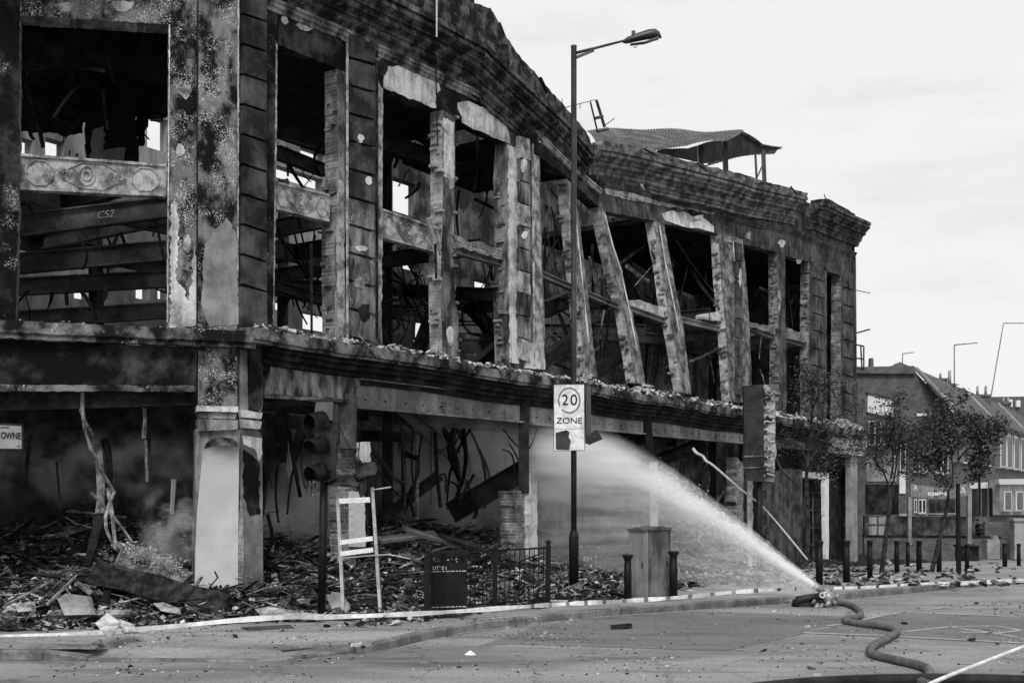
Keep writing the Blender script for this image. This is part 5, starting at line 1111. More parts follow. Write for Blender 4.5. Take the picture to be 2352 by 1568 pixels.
bl = [(1442, 1273, 1378, 20.9, 18, 'flared black bollard at left side of the street cabinet'), (1547, 1265, 1372, 21.3, 19, 'flared black bollard at right side of the street cabinet'),
      (1882, 1241, 1342, None, 17, 'black bollard directly above the water cannon'), (1944, 1240, 1336, None, 17, 'black bollard in front of the white end column'), (1998, 1240, 1329, None, 13, 'black bollard just left of the first slim tree trunk'),
      (2060, 1241, 1314, None, 12, 'black bollard right of the first slim tree, in front of brick wall'), (2085, 1244, 1300, None, 9, 'small far bollard close behind the one by the brick wall'), (2111, 1241, 1311, None, 13, 'black bollard left of the leaning third tree trunk'),
      (2157, 1240, 1313, None, 12, 'black bollard just right of the leaning tree trunk'), (2221, 1248, 1310, None, 10, 'black bollard in front of the dark planter'), (2308, 1247, 1301, None, 11, 'far black bollard right of the pale gate pier'), (2340, 1248, 1299, None, 9, 'rightmost small black bollard')]
for i, (x, yt, yb_, Y, w_, lb_) in enumerate(bl): bollard(x, yt, yb_, Y or onground(x, yb_, .12).y, w_, lb_, G1, i)
# right traffic light, seen from behind
RY = 23.8; rt = empty('traffic_light', P(1742, 1347, RY), 'tall scorched traffic light seen from behind with a blistered backing board', 'traffic light')
bm = bmesh.new(); tube(bm, [P(1744, 1348, RY), P(1744, 1090, RY)], .07, .07, 12); obj('pole', bm, M['black'], rt, True)
bm = bmesh.new(); pxprism(bm, [(1708, 886), (1754, 882), (1755, 1104), (1745, 1106), (1712, 1102), (1710, 1000)], RY-.2, .15); bmesh.ops.triangulate(bm, faces=bm.faces[:]); obj('signal_housing', bm, M['blackmelt'], rt)
bm = bmesh.new(); ed = [(1752, 884), (1780, 884), (1781, 950), (1780, 1010), (1784, 1035), (1779, 1060), (1779, 1106), (1756, 1104)]; pxprism(bm, rough_poly(ed, 12, 1.5), RY-.05, .015); obj('backing_board', bm, M['panel'], rt)
bm = bmesh.new(); rr = random.Random(77)
for k in range(11):
    y = 900+k*19+rr.uniform(-5, 5); pp = [P(1752, y+rr.uniform(-4, 4), RY-.08), P(1760, y-rr.uniform(0, 9), RY-.12), P(1768, y+rr.uniform(-6, 6), RY-.1), P(1780, y+rr.uniform(-8, 8), RY-.07)]
    tube(bm, smooth_path(pp, 4), .02, .008, 5)
obj('blistered_edge', bm, M['plaster'], rt)
bm = bmesh.new()
for k in range(26):
    y = rr.uniform(895, 1100); x = rr.uniform(1752, 1770); p = P(x, y, RY-.1); chunk(bm, p, rr.uniform(.04, .12), .03, rr.uniform(.03, .08), 0, .6, rr)
obj('melted_lumps', bm, M['blackmelt'], rt)
bm = bmesh.new(); tube(bm, smooth_path([P(1782, 1035, RY), P(1786, 1060, RY), P(1800, 1085, RY-.1), P(1822, 1105, RY)], 5), .03, .02, 6); tube(bm, [P(1780, 1110, RY), P(1770, 1150, RY)], .02, .01, 5); obj('hanging_shred', bm, M['blackmelt'], rt)
for a, b in (((1708, 1074), (1780, 1072)), ((1708, 1048), (1779, 1046))):
    bm = bmesh.new(); beam(bm, P(*a, RY-.22), P(*b, RY-.22), .02, .03); obj('clamp_band', bm, M['wallmid'], rt)
# slanted fallen stick in front
bm = bmesh.new(); tube(bm, smooth_path([P(1592, 1030, 26), P(1600, 1040, 25.9), P(1614, 1047, 25.8), P(1622, 1058, 25.7), P(1640, 1070, 25.5), P(1700, 1122, 25), P(1760, 1172, 24.6), P(1855, 1285, 24)], 4), .036, .018, 6); c = P(1700, 1120, 25)
o = obj('slanted_pole', bm, M['greyframe']); o.data.transform(Matrix.Translation(-c)); o.location = c; tag(o, 'pale thin pole slanting down in front of the shop girder above the spray', 'pole')
bm = bmesh.new(); p = P(1722, 1100, 24.5); q = P(1722, 1300, 24.5); beam(bm, p, q, .10, .10); c = (p+q)/2
o = obj('white_post', bm, M['plaster']); o.data.transform(Matrix.Translation(-c)); o.location = c; tag(o, 'pale square post standing beside the right traffic light pole', 'post')

# ------------------------------------------------------------------ left name board
nb = empty('name_board', WA.hit(0, 1000, -.1), 'pale rectangular board lettered OWNE at the left edge', 'sign')
bm = bmesh.new(); fr = [WA.hit(x, y, -.12) for x, y in ((-90, 973), (50, 977), (51, 1030), (-90, 1029))]; prism(bm, fr, WA.n*.04); obj('board', bm, M['render_'], nb)
bm = bmesh.new()
for a, b in (((-90, 971), (55, 975)), ((-90, 1032), (52, 1033)), ((52, 975), (53, 1033))): beam(bm, WA.hit(*a, -.11), WA.hit(*b, -.11), .04, .03)
obj('frame', bm, M['char'], nb)
o = text_obj('lettering', 'OWNE', .155, Matrix.Identity(4), M['signtext'], nb, .002, 'LEFT', offset=.004)
fit_text(o, (WA.hit(48, 999, -.128)-WA.hit(1.5, 999, -.128)).length, face_mat(WA.hit(1.5, 1000, -.128), (WA.hit(48, 1001.5, -.128)-WA.hit(1.5, 1000, -.128)), Z))
bm = bmesh.new()
for k in range(6): box(bm, WA.hit(2+k*3.4, 981, -.128), .018, .004, .02)
for k in range(4): box(bm, WA.hit(39+k*2.4, 1024, -.128), .01, .004, .012+.008*(k % 2))
obj('small_print', bm, M['lamp'], nb)
plate('wall', [(-500, 900), (-75, 900), (-72, 1420), (-500, 1430)], M['soot'], bld, WA, 0, .5)

# ------------------------------------------------------------------ tape, hoses, water cannon
tp = [(-60, 1466), (250, 1450), (590, 1420), (760, 1416), (985, 1407), (1180, 1394), (1300, 1386), (1420, 1380), (1560, 1371), (1700, 1358), (1830, 1351)]
tY = [15.6, 15.9, 16.4, 17.0, 17.3, 18.3, 18.9, 19.3, 19.9, 20.6, 21.3]
pts = smooth_path([P(x, y, Y) for (x, y), Y in zip(tp, tY)], 14)
bt_ = empty('barrier_tape', pts[60], 'striped white barrier tape strung low along the pavement edge', 'tape')
bm = bmesh.new(); prev = None
for i, p in enumerate(pts):
    hw = .034+.006*math.sin(i*.5); tw = .012*math.sin(i*.31); c = (bm.verts.new(p+Vector((0, tw, hw))), bm.verts.new(p-Vector((0, tw, hw))))
    if prev: f = bm.faces.new((prev[0], prev[1], c[1], c[0])); f.material_index = 1 if (i % 5 == 0 and i > 70) else 0
    prev = c
tpm = obj('tape_band', bm, [M['sign'], M['steelgrey']], bt_)
tp2 = [(1915, 1352), (1990, 1350), (2100, 1343), (2200, 1339), (2352, 1332), (2420, 1328)]
pts = smooth_path([onground(x, y+3, .10)+Z*.03 for x, y in tp2], 14); b2 = empty('barrier_tape', pts[20], 'striped white tape running right from the water cannon along the kerb', 'tape')
bm = bmesh.new(); prev = None
for i, p in enumerate(pts):
    c = (bm.verts.new(p+Z*.045), bm.verts.new(p-Z*.045))
    if prev: f = bm.faces.new((prev[0], prev[1], c[1], c[0])); f.material_index = 1 if i % 6 == 0 else 0
    prev = c
obj('tape_band', bm, [M['sign'], M['steelgrey']], b2)
def hose(px, r_, m, label, name='hose', lift=None):
    pts = smooth_path([onground(x, y, r_)+Z*0 for x, y in px], 10)
    bm = bmesh.new(); tube(bm, pts, r_, r_, 12); c = pts[len(pts)//2]; o = obj(name, bm, M[m], smooth=True); o.data.transform(Matrix.Translation(-c)); o.location = c; tag(o, label, 'hose'); return o
hose([(1912, 1382), (1945, 1386), (1968, 1396), (1977, 1408), (1968, 1416), (1948, 1419), (1942, 1425), (1975, 1431), (2030, 1438), (2055, 1445), (2058, 1453), (2035, 1467), (2006, 1482), (1998, 1494), (2010, 1503), (2060, 1515), (2115, 1528), (2135, 1540), (2132, 1554), (2110, 1559), (2115, 1565), (2150, 1580), (2180, 1605)], .054, 'hose', 'grey fire hose snaking from the water cannon across the road')
hose([(1700, 1585), (1820, 1572), (1950, 1564), (2110, 1560), (2250, 1561), (2420, 1566)], .07, 'hosedark', 'dark hose lying along the bottom edge of the road')
hose([(1925, 1357), (1990, 1352), (2070, 1347), (2200, 1341), (2300, 1337)], .035, 'hosedark', 'thin black hose along the kerb right of the water cannon')
bm = bmesh.new(); pp = smooth_path([P(1400, 1600+22, 9.0), P(1500, 1571, 9.3), P(1680, 1528, 10), P(1900, 1438, 11.3), P(2200, 1310+20, 13), P(2352, 1262, 14), P(2500, 1200, 15)], 8)
pp = smooth_path([P(2110, 1585, 9.3), P(2150, 1563, 9.6), P(2240, 1527, 10.3), P(2352, 1484, 11.3), P(2450, 1450, 12.2)], 8)
tube(bm, pp, .018, .018, 8); c = pp[10]; o = obj('white_rope', bm, M['sign'], smooth=True); o.data.transform(Matrix.Translation(-c)); o.location = c; tag(o, 'taut white rope crossing the bottom right corner', 'rope')
# water cannon
WY = 20.9; wc = empty('water_cannon', onground(1875, 1396, 0), 'ground fire monitor shooting water, standing on the road', 'water cannon')
bm = bmesh.new(); tube(bm, [P(1826, 1392, WY), P(1832, 1376, WY), P(1888, 1368, WY)], .09, .10, 12, flat=.7); obj('barrel_shroud', bm, M['blackmelt'], wc, True)
bm = bmesh.new(); prism(bm, [P(1824, 1400, WY-.05), P(1902, 1403, WY-.05), P(1896, 1380, WY-.05), P(1828, 1378, WY-.05)], Vector((0, .25, 0))); obj('base_plate', bm, M['blackmelt'], wc)
bm = bmesh.new(); tube(bm, [P(1906, 1352, WY), P(1895, 1362, WY-.03), P(1886, 1372, WY-.02)], .055, .08, 12); obj('nozzle', bm, M['metal'], wc, True)
bm = bmesh.new(); tube(bm, [P(1869, 1345, WY), P(1880, 1352, WY), P(1902, 1358, WY)], .045, .06, 10); obj('outlet', bm, M['metal'], wc, True)
bm = bmesh.new(); bmesh.ops.create_uvsphere(bm, u_segments=16, v_segments=10, radius=.13, matrix=Matrix.Translation(P(1902, 1371, WY))); obj('body', bm, M['metal'], wc, True)
bm = bmesh.new(); c = P(1889, 1366, WY-.15)
for k in range(16):
    a0, a1 = 2*math.pi*k/16, 2*math.pi*(k+1)/16; tube(bm, [c+Vector((math.cos(a0), 0, math.sin(a0)))*.045, c+Vector((math.cos(a1), 0, math.sin(a1)))*.045], .013, .013, 6)
obj('coupling_ring', bm, M['sign'], wc)
for a, b, r_ in (((1880, 1388), (1871, 1398), .05), ((1890, 1386), (1882, 1399), .035), ((1906, 1380), (1897, 1392), .05), ((1866, 1384), (1872, 1377), .03), ((1915, 1378), (1920, 1388), .045), ((1924, 1362), (1920, 1376), .03)):
    bm = bmesh.new(); tube(bm, [P(*a, WY-.12), P(*b, WY-.16)], r_, r_*.85, 10); obj('leg', bm, M['metal'], wc, True)
# ------------------------------------------------------------------ trees
def tree(name, label, base, limbs, r0, leaves, seedv, leafbox=None, lsize=.06):
    rd = random.Random(seedv); t = empty(name, base[0], label, 'tree', 'slim street trees on the far pavement'); bm = bmesh.new()
    tube(bm, smooth_path(base, 4), r0*.85, r0*.5, 8); tips = []
    def br(p, d, L_, r_, lev):
        q = p; pts = [p]
        for i in range(4): d = (d+Vector((rd.gauss(0, .22), rd.gauss(0, .22), rd.gauss(.02, .18)))).normalized(); q = q+d*L_/4; pts.append(q)
        tube(bm, pts, r_, r_*.5, 5 if lev else 6); tips.append(q)
        if lev < 3:
            for k in range(4 if lev < 2 else 3): br(pts[rd.choice([1, 2, 3, 4])], (d+Vector((rd.uniform(-.9, .9), rd.uniform(-.9, .9), rd.uniform(-.5, .7)))).normalized(), L_*.6, r_*.5, lev+1)
    for p, q in limbs: br(Vector(p), (Vector(q)-Vector(p)).normalized(), (Vector(q)-Vector(p)).length, r0*.32, 0)
    obj('trunk', bm, M['bark'], t)
    bm = bmesh.new()
    for k in range(leaves):
        if tips and rd.random() < .85: c = rd.choice(tips)+Vector((rd.gauss(0, .13), rd.gauss(0, .13), rd.gauss(-.03, .12)))
        else: c = rd.choice(tips)
        s = lsize*rd.uniform(.5, 1.3); q = Matrix.Rotation(rd.uniform(0, 6.3), 3, 'Z') @ Matrix.Rotation(rd.uniform(0, 3), 3, 'X')
        v = [bm.verts.new(c+q @ Vector(u)*s) for u in ((-1, -.5, 0), (0, -.7, .15), (1, 0, 0), (0, .7, .15))]; bm.faces.new(v)
    if leaves: obj('crown', bm, M['leaf'], t, recalc=False)
    else: bm.free()
    return t
def T(Y): return lambda x, y: P(x, y, Y)
a = T(27.5); tree('burnt_tree', 'scorched street tree hanging with burnt leaves in front of the shop right end', [a(1852, 1300), a(1856, 1200), a(1852, 1100), a(1862, 1000), a(1866, 930)],
    [(a(1862, 1010), a(1900, 930)), (a(1866, 940), a(1885, 870)), (a(1866, 930), a(1850, 880)), (a(1856, 1060), a(1930, 985)), (a(1862, 980), a(1960, 960)), (a(1858, 1050), a(1885, 1080)), (a(1862, 1000), a(1930, 1040)), (a(1858, 1080), a(1830, 1000))], .07, 2600, 5, lsize=.035)
a = T(29.5); tree('slim_tree', 'first slim bare-branched tree right of the white column', [a(2024, 1325), a(2035, 1230), a(2044, 1160), a(2042, 1120)],
    [(a(2042, 1120), a(2005, 1050)), (a(2044, 1125), a(2070, 1010)), (a(2046, 1100), a(2110, 1000)), (a(2060, 1050), a(2060, 960)), (a(2020, 1080), a(1990, 1010)), (a(2068, 1020), a(2130, 950)), (a(2060, 1040), a(2020, 980))], .085, 2800, 6, lsize=.04)
a = T(33); tree('slim_tree', 'leaning leafy tree in front of the banner and brick wall', [a(2140, 1313), a(2160, 1230), a(2176, 1160), a(2178, 1130)],
    [(a(2178, 1130), a(2150, 1050)), (a(2178, 1130), a(2215, 1040)), (a(2178, 1120), a(2180, 1020)), (a(2165, 1070), a(2120, 1000)), (a(2200, 1060), a(2250, 1010)), (a(2185, 1040), a(2150, 960)), (a(2190, 1040), a(2220, 970)), (a(2150, 1050), a(2090, 1020)), (a(2215, 1045), a(2265, 1050))], .085, 9000, 7, lsize=.052)
# hedge plant by the low wall
bm = bmesh.new(); rd = random.Random(12)
bs_ = empty('bush', P(2250, 1235, 58), 'low scorched bush growing over the brick garden wall', 'bush')
for k in range(700):
    c = P(2246+rd.gauss(0, 20), 1222+rd.gauss(0, 9), 57.6+rd.uniform(-.5, .5)); s = rd.uniform(.06, .2); q = Matrix.Rotation(rd.uniform(0, 6.3), 3, 'Z') @ Matrix.Rotation(rd.uniform(0, 3), 3, 'X'); bm.faces.new([bm.verts.new(c+q @ Vector(u)*s) for u in ((-1, -.4, 0), (0, -.5, .1), (1, 0, 0), (0, .5, .1))])
obj('foliage', bm, M['leaf'], bs_, recalc=False)
bm = bmesh.new()
for k in range(8): tube(bm, [P(2250, 1240, 57.8), P(2235+k*5, 1215, 57.7)], .03, .015, 5)
obj('stem', bm, M['bark'], bs_)
# ------------------------------------------------------------------ houses on the right
HYd = 60.0; WG = Wall(P(2194, 0, HYd).x, HYd, 1, 0); WT = Wall(P(2194, 0, HYd).x, HYd, .518, .855)
hs = empty('end_house', P(2100, 1283, HYd), 'brick end-of-terrace house with a flat parapet gable and pale windows', 'house')
def hp(name, poly, m, par, wall, d0, d1): 
    bm = bmesh.new(); prism(bm, [wall.hit(x, y, d0) for x, y in poly], wall.n*(d1-d0)); return obj(name, bm, M[m], par)
hp('gable_wall', [(1900, 846), (2099, 846), (2104, 856), (2193, 951), (2193, 1300), (1900, 1300)], 'housebrick', hs, WG, 0, .4)
hp('parapet', [(1900, 840), (1985, 842), (2040, 841), (2058, 838), (2068, 831), (2078, 836), (2088, 840), (2100, 840), (2105, 851), (2100, 858), (1900, 856)], 'housebrick', hs, WG, -.25, .6)
hp('chimney_pot', [(1999, 822), (2006, 822), (2007, 843), (1998, 843)], 'housebrick', hs, WG, .2, .5)
hp('string_band', [(2106, 949), (2128, 949), (2128, 955), (2106, 955)], 'white', hs, WG, -.06, 0); hp('string_band', [(2134, 949), (2195, 949), (2195, 955), (2134, 955)], 'white', hs, WG, -.06, 0)
hp('render_band', [(1990, 1045), (2060, 1045), (2060, 1105), (1990, 1105)], 'render_', hs, WG, -.05, 0)
hp('shutter', [(1988, 1112), (2064, 1112), (2064, 1180), (1988, 1180)], 'reardark', hs, WG, -.04, 0)
def hwindow(x0, y0, x1, y1, wall, par, mull=2, fm_='white'):
    wd = hp('window', [(x0, y0), (x1, y0), (x1, y1), (x0, y1)], fm_, par, wall, -.05, .02)
    n = mull; gp = (x1-x0)/n
    for k in range(n):
        r_ = hp('pane', [(x0+gp*k+1.3, y0+2), (x0+gp*(k+1)-1.3, y0+2), (x0+gp*(k+1)-1.3, y1-2), (x0+gp*k+1.3, y1-2)], 'glass', wd, wall, -.056, -.04); r_.location = (0, 0, 0)
    r_ = hp('sill', [(x0-2, y1), (x1+2, y1), (x1+2, y1+3), (x0-2, y1+3)], 'render_', wd, wall, -.2, .02); r_.location = (0, 0, 0)
hwindow(1996, 966, 2024, 1020, WG, hs); hwindow(2030, 968, 2050, 1020, WG, hs); hwindow(2068, 1018, 2080, 1080, WG, hs, 1); hwindow(2100, 1020, 2112, 1082, WG, hs, 1); hwindow(2120, 1028, 2130, 1084, WG, hs, 1); hwindow(2150, 1030, 2162, 1086, WG, hs, 1); hwindow(2166, 1030, 2178, 1088, WG, hs, 1)
hp('render_band', [(2066, 1085), (2080, 1085), (2080, 1133), (2066, 1133)], 'white', hs, WG, -.1, 0)
hwindow(2100, 1146, 2106, 1176, WG, hs, 1); hwindow(2110, 1146, 2127, 1178, WG, hs, 2); hwindow(2135, 1146, 2200-6, 1178, WG, hs, 4, 'lamp')
hp('string_band', [(2066, 1179), (2190, 1179), (2190, 1185), (2066, 1185)], 'render_', hs, WG, -.12, 0)
# roof of the terrace: slope rising back from eave to ridge
tr = empty('terrace_house', WT.hit(2280, 1283), 'brick terrace running away to the right with slate roof and bay windows', 'house')
eA, eB = WT.hit(2194, 947, -.3), WT.hit(2420, 1019, -.3); rA = WG.hit(2104, 853, 0.0); tl_ = (eB-eA); rB = rA+tl_
bm = bmesh.new(); prism(bm, [eA, eB, rB, rA], Vector((0, 0, .15))); obj('roof', bm, M['slate'], tr)
bm = bmesh.new(); prism(bm, [eA+Z*.0+tl_*0, eB, eB-Z*.25, eA-Z*.25], WT.n*.3); obj('gutter', bm, M['black'], tr)
for q0 in (.0, .30, .62):
    bm = bmesh.new(); a = rA.lerp(rB, q0)+Z*.2; b = eA.lerp(eB, q0)+Z*.2; beam(bm, a, b, .22, .12); obj('party_parapet', bm, M['render_'], tr)
hp('front_wall', [(2194, 950), (2420, 1022), (2420, 1300), (2194, 1300)], 'housebrick', tr, WT, 0, .4)
for x0, x1, y0, y1 in ((2203, 2214, 963, 1057), (2222, 2232, 966, 1058), (2240, 2250, 972, 1062), (2255, 2264, 978, 1064)): hwindow(x0, y0, x1, y1, WT, tr, 1, 'lamp')
for x0, x1, y0 in ((2198, 2212, 960), (2216, 2229, 964), (2233, 2246, 969), (2250, 2262, 976)): hp('lintel', [(x0, y0), (x1, y0+4), (x1, y0+18), (x0, y0+13)], 'plaster', tr, WT, -.12, 0)
for k in range(4): hp('sill', [(2214+k*17, 1060+k*2), (2226+k*17, 1062+k*2), (2226+k*17, 1065+k*2), (2214+k*17, 1063+k*2)], 'white', tr, WT, -.2, 0)
for k, x in enumerate((2299, 2314, 2330, 2346)):
    hwindow(x, 1000+k*3, x+13, 1072+k*2.5, WT, tr, 1); hp('arch_head', [(x-1, 992+k*3), (x+3, 987+k*3), (x+7, 989+k*3), (x+8, 1000+k*3), (x, 999+k*3)], 'white', tr, WT, -.25, 0)
# ground-floor bay, door
hp('bay', [(2296, 1102), (2420, 1100), (2420, 1182), (2298, 1182)], 'render_', tr, WT, -.6, 0); hp('bay_cornice', [(2294, 1100), (2420, 1098), (2420, 1112), (2296, 1112)], 'white', tr, WT, -.75, -.5)
for x in (2308, 2335): hwindow(x, 1128, x+16, 1172, Wall((WT.c-WT.n*.6).x, (WT.c-WT.n*.6).y, .518, .855), tr, 1)
hp('lintel', [(2232, 1109), (2246, 1108), (2246, 1121), (2232, 1122)], 'white', tr, WT, -.1, 0); hp('lintel', [(2255, 1108), (2269, 1107), (2269, 1120), (2255, 1121)], 'white', tr, WT, -.1, 0)
hp('door', [(2234, 1122), (2246, 1121), (2246, 1185), (2234, 1185)], 'reardark', tr, WT, -.03, 0); hp('door', [(2257, 1121), (2268, 1120), (2268, 1185), (2257, 1185)], 'reardark', tr, WT, -.03, 0)
bm = bmesh.new(); tube(bm, [WT.hit(2250, 985, -.12), WT.hit(2250, 1185, -.12)], .06, .06, 6); tube(bm, [WT.hit(2276, 1120, -.12), WT.hit(2277, 1185, -.12)], .09, .09, 6); obj('drainpipe', bm, M['black'], tr)
def chim(par, x0, x1, y0, y1, Y, pots):
    o = hp('chimney', [(x0, y0), (x1, y0), (x1, y1), (x0, y1)], 'housebrick', par, Wall(0, Y, 1, 0), 0, .9)
    r_ = hp('chimney_cap', [(x0-2, y0-2), (x1+2, y0-2), (x1+2, y0+3), (x0-2, y0+3)], 'housebrick', o, Wall(0, Y, 1, 0), -.1, 1.0); r_.location = (0, 0, 0)
    for px, pw, pt in pots:
        bm = bmesh.new(); a = P(px, y0, Y+.4); b = P(px, pt, Y+.4); tube(bm, [a, b], pw*Y/F/2, pw*Y/F/2*.8, 8); r_ = obj('chimney_pot', bm, M['render_'], o, True); r_.location = (0, 0, 0)
chim(tr, 2140, 2176, 870, 925, 68, [(2160, 7, 857)]); chim(tr, 2172, 2195, 882, 930, 68, [(2181, 9, 851), (2200, 8, 884)]); chim(tr, 2300, 2322, 925, 965, 90, [(2305, 5, 913), (2316, 5, 913)]); chim(tr, 2236, 2276, 907, 960, 78, [(2245, 7, 886), (2264, 7, 886)])
fh = empty('far_house', P(2320, 1000, 95), 'distant dark house with two small white dormers beyond the terrace roofs', 'house')
W9 = Wall(0, 95, 1, 0); hp('wall', [(2276, 911), (2460, 909), (2460, 1200), (2276, 1200)], 'slate', fh, W9, 0, 6); hp('dormer', [(2317, 917), (2326, 917), (2326, 934), (2317, 934)], 'white', fh, W9, -.3, 0); hp('dormer', [(2335, 919), (2344, 919), (2344, 934), (2335, 934)], 'white', fh, W9, -.3, 0)
# billboard, low building left part
bb = empty('billboard', P(2022, 960, 57), 'blank white tilted advertising board on the brick gable', 'billboard')
bm = bmesh.new(); prism(bm, [P(1993, 904, 57), P(2052, 917, 58.5), P(2052, 960, 58.5), P(1993, 948, 57)], Vector((0, .3, 0))); obj('panel', bm, M['white'], bb)
bm = bmesh.new(); 
for a, b in (((1990, 903, 57), (2053, 916, 58.5)), ((1992, 949, 57), (2053, 962, 58.5))): beam(bm, P(*a), P(*b), .15, .12)
obj('frame', bm, M['lamp'], bb)
# garden walls, gate piers, banner
gw = empty('garden_wall', P(2150, 1270, 56), 'low brick garden wall with rendered upper part behind the bollards', 'wall')
W5 = Wall(P(2050, 0, 56).x, 56, .97, -.05)
hp('brick_course', [(1985, 1232), (2420, 1236), (2420, 1300), (1985, 1300)], 'housebrick', gw, W5, 0, .3); hp('rendered_wall', [(1985, 1184), (2240, 1186), (2240, 1229), (1985, 1228)], 'wallright', gw, W5, .1, .35); hp('coping', [(1985, 1228), (2300, 1231), (2300, 1235), (1985, 1232)], 'char', gw, W5, -.05, .4)
hp('rendered_wall', [(2262, 1198), (2420, 1198), (2420, 1232), (2262, 1232)], 'housebrick', gw, W5, .1, .35)
for i, (x, y0, y1, w_, lb_) in enumerate(((2089, 1140, 1250, 8, 'slim pale post at the left end of the banner'), (2226, 1120, 1248, 9, 'slim pale post at the right end of the banner'))):
    bm = bmesh.new(); p = P(x, y1, 55); q = P(x, y0, 55); beam(bm, p, q, w_*55/F, w_*55/F); c = p; o = obj('banner_post', bm, M['rear']); o.data.transform(Matrix.Translation(-c)); o.location = c; tag(o, lb_, 'post')
bn = empty('banner', P(2155, 1128, 55), 'sagging pale banner with white lettering stretched between two posts', 'banner')
bm = bmesh.new(); cols = []
for k in range(21):
    u = k/20; x = 2092+u*132; sag = 8*math.sin(u*math.pi); y0 = 1110+sag; y1 = 1138+sag*.9; wv = .12*math.sin(k*1.1); cols.append((bm.verts.new(P(x, y0, 54.8+wv)), bm.verts.new(P(x, y1, 54.8+wv))))
for a, b in zip(cols, cols[1:]): bm.faces.new((a[0], b[0], b[1], a[1]))
bmesh.ops.solidify(bm, geom=bm.faces[:], thickness=.01); obj('cloth', bm, M['greyframe'], bn)
ftext('CENTRE', 2154, 1134, 54.6, 9*54.6/F, bn, 'white', sx=1.35, off=.02); ftext('A', 2103, 1120, 54.6, 16*54.6/F, bn, 'white'); ftext('A', 2212, 1126, 54.6, 20*54.6/F, bn, 'white')
for x0, x1, lb_ in ((1996, 2014, 'left of two pale glazed panels at foot of the shutter'), (2018, 2036, 'right of two pale glazed panels at foot of the shutter')):
    o = empty('glazed_panel', P(x0, 1228, 54), lb_, 'panel', 'pale panels by the shutter'); bm = bmesh.new(); pxprism(bm, [(x0, 1187), (x1, 1187), (x1, 1228), (x0, 1228)], 54, .05); obj('panel', bm, M['rear'], o)
    bm = bmesh.new(); pxprism(bm, [(x0, 1203), (x1, 1203), (x1, 1206), (x0, 1206)], 53.97, .03); obj('bar', bm, M['lamp'], o)
gp_ = empty('gate_pier', P(2342, 1270, 54.5), 'pale stone gate pier at the right edge of the garden wall', 'gate pier'); bm = bmesh.new(); pxprism(bm, [(2330, 1196), (2352, 1196), (2352, 1285), (2330, 1285)], 54.5, .5); obj('shaft', bm, M['render_'], gp_); bm = bmesh.new(); pxprism(bm, [(2328, 1190), (2354, 1190), (2354, 1196), (2328, 1196)], 54.4, .7); obj('cap', bm, M['render_'], gp_)
pl_ = empty('planter', P(2238, 1290, 44), 'dark square planter box behind the bollards', 'planter'); bm = bmesh.new(); pxprism(bm, [(2210, 1254), (2248, 1254), (2249, 1288), (2210, 1288)], 44, .7); obj('box', bm, M['char'], pl_); bm = bmesh.new(); pxprism(bm, [(2208, 1252), (2250, 1252), (2250, 1257), (2208, 1257)], 43.95, .8); obj('rim', bm, M['black'], pl_)
sk = empty('stone_urn', P(2282, 1280, 50), 'pale weathered stone block standing by the garden wall', 'stone block'); bm = bmesh.new(); pxprism(bm, rough_poly([(2268, 1238), (2296, 1238), (2297, 1283), (2268, 1283)], 12, 1), 50, .6); obj('block', bm, M['render_'], sk); bm = bmesh.new(); pxprism(bm, [(2282, 1230), (2292, 1230), (2294, 1240), (2280, 1240)], 50.1, .3); obj('knob', bm, M['render_'], sk)
# thin poles
for i, (pts, r_, lb_, Y) in enumerate(((((2202, 1315), (2200, 1110)), .07, 'thin black post between the trees on the far pavement', 31), (((2192, 890), (2192, 792), (2245, 787)), .05, 'faint far street lamp rising above the terrace roof', 80), (((2277, 905), (2305, 742), (2400, 742)), .05, 'faint leaning far pole with a level wire at the right edge', 90), (((2073, 836), (2073, 812), (2100, 809)), .03, 'small television aerial on the brick parapet', 60))):
    bm = bmesh.new(); pp = [P(*q, Y) for q in pts]
    for a, b in zip(pp, pp[1:]): tube(bm, [a, b], r_, r_*.8, 6)
    o = obj('thin_pole' if i < 3 else 'aerial', bm, M['black'] if i == 0 else M['rear']); c = pp[0]; o.data.transform(Matrix.Translation(-c)); o.location = c; tag(o, lb_, 'pole' if i < 3 else 'aerial')
# ------------------------------------------------------------------ water spray and smoke (real volumes)
S = P(1874, 1343, 20.9); E = P(1228, 1030, 30.5)
hd_ = Vector((E.x-S.x, E.y-S.y, 0)); Lh = hd_.length; hd_.normalize(); WV = Wall(S.x, S.y, hd_.x, hd_.y)
core = [(1874, 1343), (1837, 1320), (1770, 1276), (1696, 1228), (1640, 1188), (1584, 1148), (1530, 1115), (1480, 1088), (1410, 1060), (1345, 1041), (1290, 1033), (1228, 1034)]
pc = [WV.hit(x, y, 0) for x, y in core]; sv = [(p-Vector((S.x, S.y, 0))).dot(hd_) for p in pc]; zv = [p.z for p in pc]
def polyfit3(xs_, ys_):
    n = 4; A = [[sum(x**(i+j) for x in xs_) for j in range(n)] for i in range(n)]; B = [sum(y*x**i for x, y in zip(xs_, ys_)) for i in range(n)]
    for i in range(n):
        p = max(range(i, n), key=lambda r_: abs(A[r_][i])); A[i], A[p] = A[p], A[i]; B[i], B[p] = B[p], B[i]
        for r_ in range(i+1, n):
            f = A[r_][i]/A[i][i]; A[r_] = [u-f*v for u, v in zip(A[r_], A[i])]; B[r_] -= f*B[i]
    X_ = [0]*n
    for i in range(n-1, -1, -1): X_[i] = (B[i]-sum(A[i][j]*X_[j] for j in range(i+1, n)))/A[i][i]
    return X_
co_ = polyfit3(sv, zv)
ztop = lambda s: co_[0]+co_[1]*s+co_[2]*s*s+co_[3]*s**3
m = bpy.data.materials.new('water_spray'); m.use_nodes = True; n = m.node_tree; n.nodes.clear(); Lk = n.links.new
